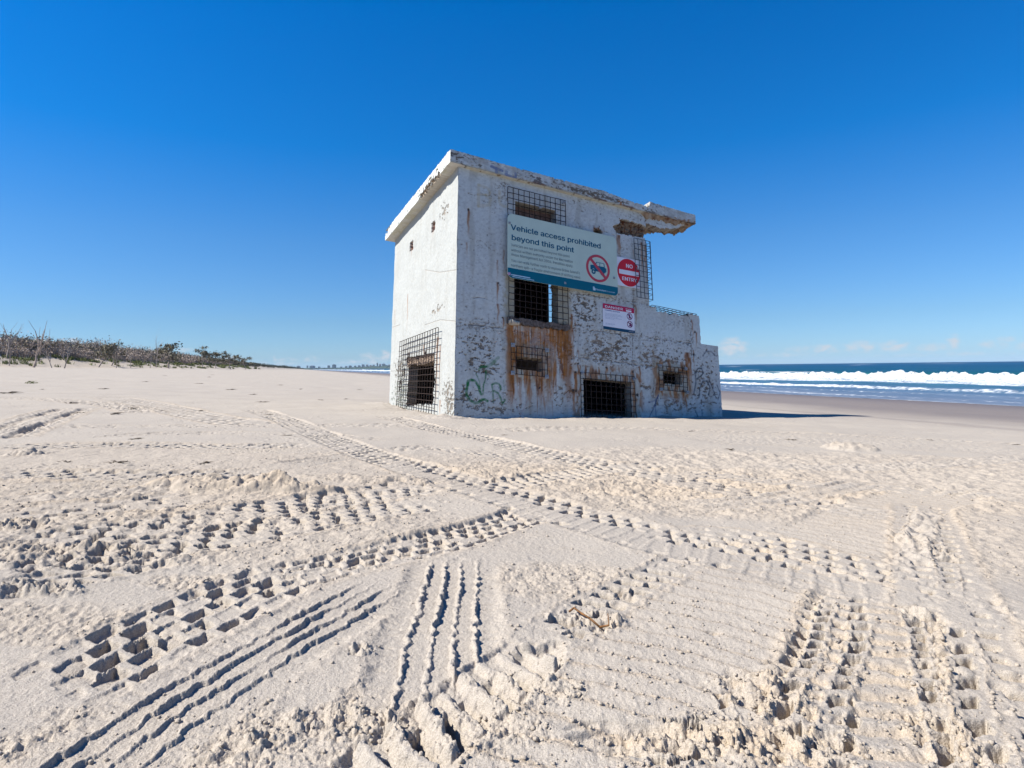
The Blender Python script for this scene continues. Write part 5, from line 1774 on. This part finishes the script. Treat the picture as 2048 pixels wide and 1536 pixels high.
# the mass of scrub: bare grey twigs and dull leaves, one object
def scrub_mass():
    TV, TQ, LV, LQ, KV, KQ = [], [], [], [], [], []
    nt_ = nl_ = nk_ = 0
    pos = []
    s = 36.0
    while s < 262:
        step = 0.48 + s / 230
        e = float(dune_edge(s))
        for row in range(10):
            dep = 8.5 + row ** 1.35 * (0.9 + s / 170) + random.uniform(-.7, .7)
            if row == 0 and random.random() < 0.25:
                continue
            pos.append((e - dep, s + random.uniform(-step, step), row))
        s += step * 1.15
    for (n, s, row) in pos:
        x, y = ns_xy(n, s)
        z = float(base_z(x, y)) - 0.1
        big = min(1.6, 0.85 + s / 300) * (1 - 0.35 * sstep(200, 262, s))
        h = (1.2 + 0.23 * min(row, 7)) * random.uniform(0.75, 1.25) * big
        h *= 1.0 + 0.35 * float(noise(s / 7, n / 7, 901))
        w = h * random.uniform(0.35, 0.6)
        # twigs
        K = 22 if s < 130 else 14
        ang = rng.random(K) * 6.283
        lean = rng.random(K) * 0.75
        b0 = np.stack([x + rng.normal(size=K) * w * 0.35, y + rng.normal(size=K) * w * 0.35, np.full(K, z)], 1)
        ln = h * (0.55 + 0.5 * rng.random(K))
        dv = np.stack([np.cos(ang) * lean, np.sin(ang) * lean, np.ones(K)], 1)
        dv /= np.linalg.norm(dv, axis=1, keepdims=True)
        mid = b0 + dv * (ln * .55)[:, None]
        kink = rng.normal(size=(K, 3)) * 0.45
        d2 = dv + kink
        d2 /= np.linalg.norm(d2, axis=1, keepdims=True)
        t1 = mid + d2 * (ln * .5)[:, None]
        r0 = (0.022 + 0.02 * rng.random(K)) * (1 + s / 260)
        for (pa, pb, ra, rb) in ((b0, mid, r0, r0 * .7), (mid, t1, r0 * .7, r0 * .3)):
            o1 = np.stack([np.cos(ang + 1.57), np.sin(ang + 1.57), 0 * ang], 1)
            o2 = np.cross(dv, o1)
            ring = []
            for (pp, rr) in ((pa, ra), (pb, rb)):
                for t in range(3):
                    ring.append(pp + (o1 * math.cos(2.094 * t) + o2 * math.sin(2.094 * t)) * rr[:, None])
            R_ = np.stack(ring, 1)
            base = nt_ + 6 * np.arange(K)[:, None]
            for t in range(3):
                u = (t + 1) % 3
                TQ.append(np.concatenate([base + t, base + u, base + 3 + u, base + 3 + t], 1))
            TV.append(R_.reshape(-1, 3))
            nt_ += 6 * K
        # leaf clumps: dry ones through the bush, greener ones in the crown
        cs = np.concatenate([mid, t1, t1])
        M = (130 if s < 130 else 70)
        V1, Q1 = leaf_cloud(cs, M, 0.042 * (1 + s / 100), w * .22, w * .22, h * .10)
        KV.append(V1)
        KQ.append(Q1 + nk_)
        nk_ += len(V1)
        if random.random() < 0.5 and row > 0:
            V1, Q1 = leaf_cloud(t1, int(M * random.uniform(0.5, 1.5)), 0.05 * (1 + s / 110), w * .25, w * .25, h * .07)
            LV.append(V1)
            LQ.append(Q1 + nl_)
            nl_ += len(V1)
    V = np.concatenate(TV + KV + LV)
    n1 = sum(len(v) for v in TV)
    n2 = sum(len(v) for v in KV)
    Q = np.concatenate(TQ + [k + n1 for k in KQ] + [l + n1 + n2 for l in LQ])
    f1 = sum(len(v) for v in TQ)
    f2 = sum(len(v) for v in KQ)
    o = np_obj('coastal_scrub', V, Q, None, MATS['deadwood'])
    o.data.materials.append(MATS['twigleaf'])
    o.data.materials.append(MATS['leaf'])
    mi = np.zeros(len(Q), np.int32)
    mi[f1:f1 + f2] = 1
    mi[f1 + f2:] = 2
    o.data.polygons.foreach_set('material_index', mi)
    tag(o, 'dense grey brown coastal scrub along the top of the dune', 'scrub', kind='stuff')


scrub_mass()


def far_scrub():
    LV, LQ = [], []
    n_ = 0
    s = 255.0
    while s < 4200:
        e = float(dune_edge(s))
        for row in range(3):
            n = e - 8 - row * (5 + s / 150) + random.uniform(-2, 2)
            x, y = ns_xy(n, s + random.uniform(-2, 2))
            z = float(base_z(x, y))
            h = random.uniform(0.9, 1.9) * (1 + 0.2 * row) * (0.75 + 0.5 * (random.random() < 0.12))
            if s > 900:
                h *= 1.5
            m_ = 60
            c = np.stack([x + rng.normal(size=8) * h * .5, y + rng.normal(size=8) * h * .5, z + h * (0.15 + 0.75 * rng.random(8))], 1)
            V1, Q1 = leaf_cloud(c, m_, 0.10 * h, h * .16, h * .16, h * .10)
            LV.append(V1)
            LQ.append(Q1 + n_)
            n_ += len(V1)
        s += 1.6 + (s - 280) / 90
    o = np_obj('distant_scrub', np.concatenate(LV), np.concatenate(LQ), None, plain('distant_scrub', (0.055, 0.058, 0.045), 0.9, 0.1, 0.4, 0.1))
    tag(o, 'dark strip of scrub running far along the beach', 'scrub', kind='stuff')


far_scrub()


def dune_grass():
    P = []
    s = 34.0
    while s < 300:
        e = float(dune_edge(s))
        for k in range(5):
            n = e - random.uniform(5.5, 11) if random.random() < 0.85 else e - random.uniform(1.0, 5)
            if float(noise(n / 3.0, s / 6.0, 920)) > -0.05:
                P.append((n, s + random.uniform(-.6, .6)))
        s += 0.28 + s / 380
    V, Q = [], []
    n0 = 0
    for (n, s) in P:
        x, y = ns_xy(n, s)
        z = float(base_z(x, y))
        K = 14
        a_ = rng.random(K) * 6.283
        h = (0.16 + 0.26 * rng.random(K)) * (1 + s / 500)
        w = 0.02 * (1 + s / 60)
        bx = x + rng.normal(size=K) * 0.22
        by = y + rng.normal(size=K) * 0.22
        p0 = np.stack([bx - w * np.sin(a_), by + w * np.cos(a_), np.full(K, z - .03)], 1)
        p1 = np.stack([bx + w * np.sin(a_), by - w * np.cos(a_), np.full(K, z - .03)], 1)
        tp_ = np.stack([bx + np.cos(a_) * h * .5, by + np.sin(a_) * h * .5, z + h], 1)
        p2 = tp_ + (p1 - p0) * 0.15
        p3 = tp_ - (p1 - p0) * 0.15
        V.append(np.stack([p0, p1, p2, p3], 1).reshape(-1, 3))
        Q.append(np.arange(4 * K).reshape(K, 4) + n0)
        n0 += 4 * K
    o = np_obj('dune_grass', np.concatenate(V), np.concatenate(Q), None, MATS['grass'])
    tag(o, 'green and straw coloured grass on the face of the dune', 'grass', kind='stuff')


dune_grass()


def dead_tree(px, d, h, label, lean=(0, 0), depth=3, mat='palewood', r=None, kids=(1, 2), spread=0.6):
    x, y = at_row(px, d)
    z = float(base_z(x, y)) - 0.15
    t = empty('dead_tree', (x, y, z))
    tag(t, label, 'tree')
    r = r or 0.045 * h
    mb = MB()
    p = Vector((0, 0, 0))
    dirv = Vector((lean[0], lean[1], 1)).normalized()
    tops = []
    segs = 5
    for i in range(segs):
        dv = (dirv + Vector((random.uniform(-.18, .18), random.uniform(-.18, .18), random.uniform(-.05, .1)))).normalized()
        q_ = p + dv * h * 0.55 / segs
        mb.stick(p, q_, r * (1 - .12 * i), r * (1 - .12 * (i + 1)), 6, cap=(i == segs - 1))
        p = q_
        if i >= 2:
            tops.append((p.copy(), dv))
    mb.build('trunk', MATS[mat], t)
    for (p, dv) in tops:
        for k in range(2):
            mb = MB()
            dd = (dv + Vector((random.uniform(-1, 1), random.uniform(-.6, .6), random.uniform(-.1, .5))) * spread).normalized()
            branch(mb, p, dd, h * random.uniform(.3, .5), r * .5, depth - 1, 0, 3, spread, 0.15, kids)
            mb.build('limb', MATS[mat], t)
    return t


def leafy_tree(px, d, h, label, dens=900, width=0.5, flat=0.35):
    x, y = at_row(px, d)
    z = float(base_z(x, y)) - 0.15
    t = empty('coastal_tree', (x, y, z))
    tag(t, label, 'tree')
    mb = MB()
    tips = []
    p = Vector((0, 0, 0))
    for i in range(4):
        q_ = p + Vector((random.uniform(-.1, .1) * h, random.uniform(-.1, .1) * h, h * .17))
        mb.stick(p, q_, 0.03 * h * (1 - .15 * i), 0.03 * h * (1 - .15 * (i + 1)), 6)
        p = q_
        if i >= 1:
            for k in range(3):
                e = p + Vector((random.uniform(-1, 1) * width * h, random.uniform(-1, 1) * width * h, random.uniform(.05, flat) * h))
                mb.stick(p, e, 0.012 * h, 0.004 * h, 4)
                tips.append(tuple(e))
    mb.build('trunk', MATS['deadwood'], t)
    V1, Q1 = leaf_cloud(tips, dens, 0.030 * h, 0.10 * h, 0.10 * h, 0.055 * h)
    np_obj('crown', V1, Q1, None, MATS['leaf'], t)
    return t


dead_tree(15, 84, 4.9, 'bare dead tree with a forked top above the scrub at the far left', (0.05, 0), 2, 'deadwood', 0.11)
dead_tree(66, 78, 5.2, 'tallest dead tree, a snapped grey trunk leaning right above the dune scrub', (0.34, 0.0), 2, 'deadwood', 0.16, (1, 1), 0.4)
dead_tree(128, 72, 2.7, 'pale forked dead tree standing on the grassy dune front', (0.25, 0), 3, 'palewood', 0.085)
dead_tree(104, 74, 2.3, 'small pale dead tree bent to the right beside the forked one', (-0.35, 0), 3, 'palewood', 0.06)
dead_tree(18, 76, 2.6, 'pale leaning dead trunk low in the scrub at the left edge', (0.3, 0), 2, 'palewood', 0.06)
dead_tree(232, 103, 3.4, 'pale dead tree with many thin limbs in the middle of the scrub', (0.1, 0), 3, 'palewood', 0.07)
dead_tree(262, 112, 3.2, 'pale dead tree with a split crown right of the middle of the scrub', (-0.1, 0), 3, 'palewood', 0.07)
dead_tree(300, 122, 3.4, 'thin pale dead tree before the taller round topped tree', (0.15, 0), 3, 'palewood', 0.07)
dead_tree(312, 128, 6.0, 'bare twiggy tree rising just left of the umbrella topped tree', (0.0, 0), 3, 'deadwood', 0.08)
leafy_tree(196, 100, 4.2, 'thin dark tree with wispy top above the middle of the scrub', 420, 0.3, 0.3)
leafy_tree(222, 108, 4.3, 'low spreading dark tree right of the wispy one', 460, 0.4, 0.25)
leafy_tree(338, 132, 5.8, 'umbrella topped dark tree standing clear above the scrub', 700, 0.35, 0.2)
leafy_tree(405, 170, 5.6, 'dark tree with a feathery top near the end of the scrub', 520, 0.25, 0.35)
leafy_tree(432, 182, 5.3, 'round dark tree in the last clump of the scrub', 900, 0.45, 0.25)
leafy_tree(462, 196, 5.1, 'broad dark tree near the tip of the scrub', 900, 0.5, 0.22)
leafy_tree(490, 214, 4.8, 'last wind cut dark tree at the tip of the scrub', 800, 0.45, 0.25)

# driftwood and scraps on the sand


def log_thing(px, py, length, r, label, yawd, mat='wood', bend=0.1, twigs=0):
    x, y = unproj(px, py)
    t = empty('driftwood_log', (x, y, ground_at(x, y)))
    t.rotation_euler = (0, 0, math.radians(yawd))
    tag(t, label, 'driftwood')
    mb = MB()
    pts = [Vector((length * (i / 6 - .5), bend * length * math.sin(i * 1.3) * .3, r * 0.7 + 0.02 * random.random())) for i in range(7)]
    for i in range(6):
        mb.stick(pts[i], pts[i + 1], r * (1 - .09 * i) * random.uniform(.9, 1.1), r * (1 - .09 * (i + 1)), 7)
    mb.build('trunk', MATS[mat], t)
    if twigs:
        for k in range(twigs):
            mb = MB()
            p = pts[random.randint(1, 5)]
            branch(mb, p, (random.uniform(-1, 1), random.uniform(-1, 1), random.uniform(.3, 1)), length * .28, r * .4, 1, 0, 3)
            mb.build('limb', MATS[mat], t)
    return t


log_thing(172, 729, 9.0, 0.17, 'long grey driftwood log lying at the foot of the dune', 8, twigs=3)
log_thing(118, 729, 5.0, 0.15, 'shorter driftwood log left of the long one at the dune foot', -5, twigs=2)
log_thing(28, 732, 3.4, 0.14, 'dark driftwood log on the sand at the far left', 12, 'deadwood')
log_thing(92, 736, 2.6, 0.16, 'humped dark driftwood stump on the sand in front of the dune', 20, 'deadwood', twigs=2)
log_thing(304, 731, 4.0, 0.16, 'tangled pale driftwood heap below the scrub', 15, 'palewood', twigs=9)
log_thing(340, 733, 3.0, 0.16, 'dark driftwood snag right of the pale heap', -20, 'deadwood', twigs=5)
log_thing(370, 733, 3.0, 0.12, 'thin pale driftwood right of the dark snag', 10, 'palewood', twigs=4)

me0 = None


def weed_mesh():
    mb = MB()
    for k in range(9):
        a_ = random.uniform(0, 6.28)
        p = Vector((random.uniform(-.10, .10), random.uniform(-.05, .05), 0.012))
        q_ = p + Vector((math.cos(a_) * .14, math.sin(a_) * .08, random.uniform(0.0, .05)))
        e = q_ + Vector((math.cos(a_ + .7) * .10, math.sin(a_ + .7) * .06, random.uniform(-.03, .02)))
        mb.stick(p, q_, 0.012, 0.010, 4)
        mb.stick(q_, e, 0.010, 0.004, 4)
    me = bpy.data.meshes.new('seaweed_scrap')
    me.from_pydata(mb.v, [], mb.f)
    me.materials.append(MATS['weed'])
    return me


wm = [weed_mesh() for _ in range(4)]
scraps = [(17, 788, 3.0), (140, 808, 1.6), (83, 779, 1.0), (160, 826, 1.2), (207, 779, 2.2), (262, 819, 1.2), (228, 829, 1.6), (399, 768, 2.0), (461, 780, 2.2), (526, 805, 1.5), (400, 821, 0.9), (365, 834, 0.8),
          (290, 764, 1.8), (424, 750, 2.4), (417, 754, 2.0), (330, 752, 1.8), (470, 751, 2.0), (537, 829, 0.8), (600, 778, 1.4), (640, 800, 1.1), (505, 789, 1.4), (560, 772, 1.6), (690, 799, 1.0), (720, 780, 1.2),
          (1380, 862, 0.7), (1583, 881, 0.9), (1860, 880, 0.8), (1010, 870, 0.5), (1035, 862, 0.5), (235, 927, 0.9), (408, 928, 0.8), (130, 922, 0.7), (270, 879, 0.9), (575, 871, 0.7), (1460, 901, 0.9), (1670, 912, 0.6), (2030, 889, 0.8)]
for i, (px, py, sc) in enumerate(scraps):
    x, y = unproj(px, py)
    o = bpy.data.objects.new('seaweed_scrap', wm[i % 4])
    link(o)
    o.location = (x, y, ground_at(x, y))
    sc *= 0.33
    o.scale = (sc, sc, sc * 0.6)
    o.rotation_euler = (0, 0, random.uniform(-.5, .5))
    tag(o, 'small dark scrap of dry seaweed lying on the pale sand', 'seaweed', 'dry seaweed scraps scattered over the beach')
x, y = unproj(62, 768)
t = empty('grass_tussock', (x, y, ground_at(x, y)))
tag(t, 'lone green brown tussock on the open sand at left', 'tussock')
V1, Q1 = leaf_cloud([(0, 0, .03), (.08, 0, .03), (-.08, .02, .02)], 160, 0.012, .06, .05, .025)
np_obj('leaves', V1, Q1, None, MATS['grass'], t)
# the brown reed in the foreground
mb = MB()
pts = []
for (px, py, h) in [(1138, 1222, 0.006), (1148, 1220, 0.014), (1162, 1231, 0.016), (1180, 1240, 0.012), (1200, 1247, 0.012), (1218, 1254, 0.010)]:
    x, y = unproj(px, py)
    pts.append((x, y, ground_at(x, y) + h))
for p, q_ in zip(pts[:-1], pts[1:]):
    mb.stick(p, q_, 0.0028, 0.0024, 6)
x, y = unproj(1216, 1244)
mb.stick(pts[-1], (x, y, ground_at(x, y) + 0.03), 0.0018, 0.001, 5)
tag(mb.build('reed_stem', MATS['reed'], None, True), 'thin brown reed stem lying across the churned sand in the foreground', 'twig')

# ------------------------------------------------------------------ far shore and town
hx = np.linspace(-2200, -650, 320)
hy = np.linspace(4200, 5200, 26)
HX, HY = np.meshgrid(hx, hy, indexing='ij')
prof = np.interp(HX, [-2200, -1900, -1500, -1150, -1000, -800, -650], [9, 11, 9, 10, 17, 22, 22])
hz = SEA - 2 + (prof + 6 * fbm(HX / 22, HY / 60, 4, 950) + 3 * noise(HX / 7, HY / 40, 951)) * sstep(4200, 4290, HY) * sstep(5200, 4900, HY)
idx = np.arange(HX.size).reshape(HX.shape)
q = np.stack([idx[:-1, :-1], idx[1:, :-1], idx[1:, 1:], idx[:-1, 1:]], -1).reshape(-1, 4)
hl = np_obj('headland', np.stack([HX.ravel(), HY.ravel(), hz.ravel()], 1), q, None, MATS['farwood'])
tag(hl, 'low wooded headland on the horizon', 'headland', kind='structure')
TONES = [plain('town_pale', (0.55, 0.55, 0.55), 0.8, 0.2, 0.1, 0.02), plain('town_grey', (0.24, 0.26, 0.29), 0.8, 0.2, 0.15, 0.02), plain('town_dark', (0.11, 0.13, 0.16), 0.7, 0.3, 0.15, 0.02), plain('town_rose', (0.42, 0.34, 0.31), 0.8, 0.2, 0.1, 0.02)]
WIN = plain('town_glazing', (0.05, 0.07, 0.09), 0.3, 0.4, 0.2, 0.05)
town = [(596, 731.5, 6, 1, 'low grey block alone at the left end of the far town'), (614.5, 731, 2.6, 2, 'slim dark tower left of the low wide block on the horizon'), (623.6, 731, 9, 1, 'low wide grey block in the left part of the far town'),
        (637.8, 733, 4, 1, 'lowest grey block between the wide block and the dark towers'), (657, 730.6, 4.6, 2, 'shorter of the two dark towers before the wooded headland'), (667.6, 728.6, 6.6, 2, 'broader dark tower before the wooded headland'),
        (682, 733, 4, 1, None), (692, 732, 4, 1, None), (700, 731, 5, 2, None), (710, 731, 4, 1, None), (718, 730.5, 5, 1, None), (726, 728.5, 5, 1, None), (734, 728.5, 4.5, 0, None), (741, 730, 4, 3, None), (747, 728.7, 4, 0, None),
        (754.5, 725.5, 2.6, 2, 'tallest thin tower at the right end of the far town'), (760, 727.5, 4, 3, None), (767, 727, 6, 1, None), (773, 730, 4, 1, None), (778, 728.5, 4, 0, None), (784, 728, 5, 1, None), (792, 729, 5, 0, None)]
D_T = 4350.0
for (px, py, wpx, tone, lab) in town:
    r = ray(px, py)
    x = r[0] * D_T
    zt = CAMZ + r[2] * D_T
    w = wpx / FPX * D_T
    t = empty('tower_block', (x, D_T, SEA))
    nm = ['white', 'grey', 'dark', 'pinkish'][tone]
    tag(t, lab or ('small %s block among the crowded buildings at the right of the far town' % nm), 'building', 'buildings of the far town')
    mb = MB()
    H_ = zt - SEA
    mb.box(-w / 2, w / 2, 0, w * .8, 0, H_ * .93)
    mb.box(-w / 3.5, w / 4, w * .1, w * .6, H_ * .93, H_)
    mb.box(-w / 2 - .8, w / 2 + .8, -.8, w * .8 + .8, H_ * .90, H_ * .915)
    mb.build('wall', TONES[tone], t)
    mb = MB()
    nf = max(3, int(H_ / 3.4))
    for k in range(1, nf):
        mb.box(-w * .44, w * .44, -.25, .25, H_ * .9 * k / nf, H_ * .9 * k / nf + 1.5)
    mb.build('window_band', WIN, t)

# ------------------------------------------------------------------ sky, sun, haze
SUN = Vector((-0.687, -0.14, 0.713)).normalized()
w = bpy.data.worlds.new('World')
scene.world = w
w.use_nodes = True
nt = w.node_tree
bg = nt.nodes['Background']
sky = nt.nodes.new('ShaderNodeTexSky')
sky.sky_type = 'NISHITA'
sky.sun_disc = False
sky.sun_elevation = math.asin(SUN.z)
sky.sun_rotation = math.atan2(SUN.x, SUN.y)
sky.altitude = 0
sky.air_density = 1.0
sky.dust_density = 0.3
sky.ozone_density = 2.5
hs = nt.nodes.new('ShaderNodeHueSaturation')
hs.inputs['Saturation'].default_value = 1.0
nt.links.new(sky.outputs[0], hs.inputs['Color'])
#SKYTINT
bg.inputs['Strength'].default_value = 0.072
# small far cumulus along the horizon
tc = nt.nodes.new('ShaderNodeTexCoord')
sep = nt.nodes.new('ShaderNodeSeparateXYZ')
nt.links.new(tc.outputs['Generated'], sep.inputs[0])


def mth(op, a_, b_=None):
    n = nt.nodes.new('ShaderNodeMath')
    n.operation = op
    for i, v in enumerate((a_, b_)):
        if v is None:
            continue
        if isinstance(v, (int, float)):
            n.inputs[i].default_value = v
        else:
            nt.links.new(v, n.inputs[i])
    return n.outputs[0]


az = mth('ARCTAN2', sep.outputs[0], sep.outputs[1])
el = mth('ARCSINE', sep.outputs[2])
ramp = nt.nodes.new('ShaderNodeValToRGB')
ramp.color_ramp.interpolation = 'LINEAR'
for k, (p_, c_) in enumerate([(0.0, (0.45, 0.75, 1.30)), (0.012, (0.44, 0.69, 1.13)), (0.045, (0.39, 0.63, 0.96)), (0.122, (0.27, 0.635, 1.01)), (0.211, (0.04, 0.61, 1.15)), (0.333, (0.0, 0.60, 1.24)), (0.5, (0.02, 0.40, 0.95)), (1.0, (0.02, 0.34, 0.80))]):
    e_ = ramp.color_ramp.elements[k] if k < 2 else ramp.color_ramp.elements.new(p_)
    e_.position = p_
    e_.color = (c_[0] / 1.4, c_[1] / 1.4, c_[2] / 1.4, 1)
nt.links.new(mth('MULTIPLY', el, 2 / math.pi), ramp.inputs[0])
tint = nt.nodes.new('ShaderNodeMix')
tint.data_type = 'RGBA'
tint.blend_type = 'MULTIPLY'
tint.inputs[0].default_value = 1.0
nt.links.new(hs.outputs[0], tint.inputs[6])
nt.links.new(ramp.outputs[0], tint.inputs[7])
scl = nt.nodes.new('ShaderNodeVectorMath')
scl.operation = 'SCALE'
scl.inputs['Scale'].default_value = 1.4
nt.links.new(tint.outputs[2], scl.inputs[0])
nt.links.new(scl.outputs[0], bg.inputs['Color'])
cmb = nt.nodes.new('ShaderNodeCombineXYZ')
nt.links.new(mth('MULTIPLY', az, 1.0), cmb.inputs[0])
nt.links.new(mth('MULTIPLY', el, 1.7), cmb.inputs[1])
nz = nt.nodes.new('ShaderNodeTexNoise')
nz.inputs['Scale'].default_value = 85
nz.inputs['Detail'].default_value = 6
nt.links.new(cmb.outputs[0], nz.inputs['Vector'])
wob = mth('MULTIPLY', mth('SUBTRACT', nz.outputs[0], 0.5), 2.6)
total = None
puffs = [(1465, 694, 24, 17, .95), (1440, 700, 18, 9, .5), (1448, 686, 10, 6, .3), (1650, 697, 26, 9, .75), (1722, 694, 30, 11, .85), (1786, 693, 28, 10, .85), (1908, 683, 13, 12, 1.0), (1870, 694, 40, 9, .6), (1600, 700, 30, 8, .5), (2010, 680, 40, 7, .5), (1985, 690, 40, 10, .55), (2080, 690, 50, 12, .6),
         (1560, 710, 90, 6, .45), (1900, 708, 180, 6, .4), (549, 720, 5, 8, .7), (575, 719, 22, 4, .6), (622, 718, 14, 6, .75), (560, 727, 50, 5, .5), (735, 715, 14, 9, .8), (770, 711, 10, 10, .9), (752, 722, 30, 8, .6), (700, 724, 40, 5, .5), (150, 682, 14, 6, .8), (170, 686, 20, 5, .5), (370, 700, 30, 5, .5), (460, 716, 30, 6, .6), (2200, 680, 60, 20, 1), (-200, 690, 90, 14, .8), (2400, 690, 90, 14, .7)]
for (px, py, rx, ry, amt) in puffs:
    r = ray(px, py)
    a0 = math.atan2(r[0], r[1])
    e0 = math.asin(r[2] / np.linalg.norm(r))
    k = math.cos(a0) ** 2 / FPX
    dx = mth('MULTIPLY', mth('SUBTRACT', az, a0), 1 / (rx * k))
    dy = mth('MULTIPLY', mth('SUBTRACT', el, e0), 1 / (ry * math.cos(a0) / FPX))
    g_ = mth('MULTIPLY', mth('EXPONENT', mth('MULTIPLY', mth('ADD', mth('MULTIPLY', dx, dx), mth('MULTIPLY', dy, dy)), -0.7)), amt)
    total = g_ if total is None else mth('MAXIMUM', total, g_)
msk = mth('MULTIPLY', total, mth('ADD', wob, 0.75))
mr = nt.nodes.new('ShaderNodeMapRange')
nt.links.new(msk, mr.inputs[0])
mr.inputs[1].default_value = 0.18
mr.inputs[2].default_value = 0.75
mr.inputs[4].default_value = 0.85
cb = nt.nodes.new('ShaderNodeBackground')
cb.inputs['Color'].default_value = (0.82, 0.87, 0.95, 1)
cb.inputs['Strength'].default_value = 0.42
mxs = nt.nodes.new('ShaderNodeMixShader')
nt.links.new(mr.outputs[0], mxs.inputs[0])
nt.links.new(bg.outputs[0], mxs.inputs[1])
nt.links.new(cb.outputs[0], mxs.inputs[2])
nt.links.new(mxs.outputs[0], nt.nodes['World Output'].inputs['Surface'])

sd_ = bpy.data.lights.new('sun', 'SUN')
sd_.energy = 5.0
sd_.angle = math.radians(0.5)
sd_.color = (1.0, 0.955, 0.89)
so = bpy.data.objects.new('sun', sd_)
link(so)
so.rotation_euler = SUN.to_track_quat('Z', 'Y').to_euler()

mb = MB()
mb.box(-9800, 9800, -3000, 9800, -8, 60)
hm = bpy.data.materials.new('sea_haze')
hm.use_nodes = True
hn = hm.node_tree
hn.nodes.remove(hn.nodes['Principled BSDF'])
pv = hn.nodes.new('ShaderNodeVolumePrincipled')
pv.inputs['Color'].default_value = (0.66, 0.84, 1.0, 1)
pv.inputs['Density'].default_value = 5e-5
hn.links.new(pv.outputs[0], hn.nodes['Material Output'].inputs['Volume'])
hz_o = mb.build('haze', hm)
tag(hz_o, 'thin pale sea haze over the whole shore', 'haze', kind='stuff')

scene.view_settings.view_transform = 'Standard'
scene.view_settings.look = 'None'
scene.view_settings.exposure = 0.90
scene.view_settings.gamma = 1.0
scene.render.film_transparent = False
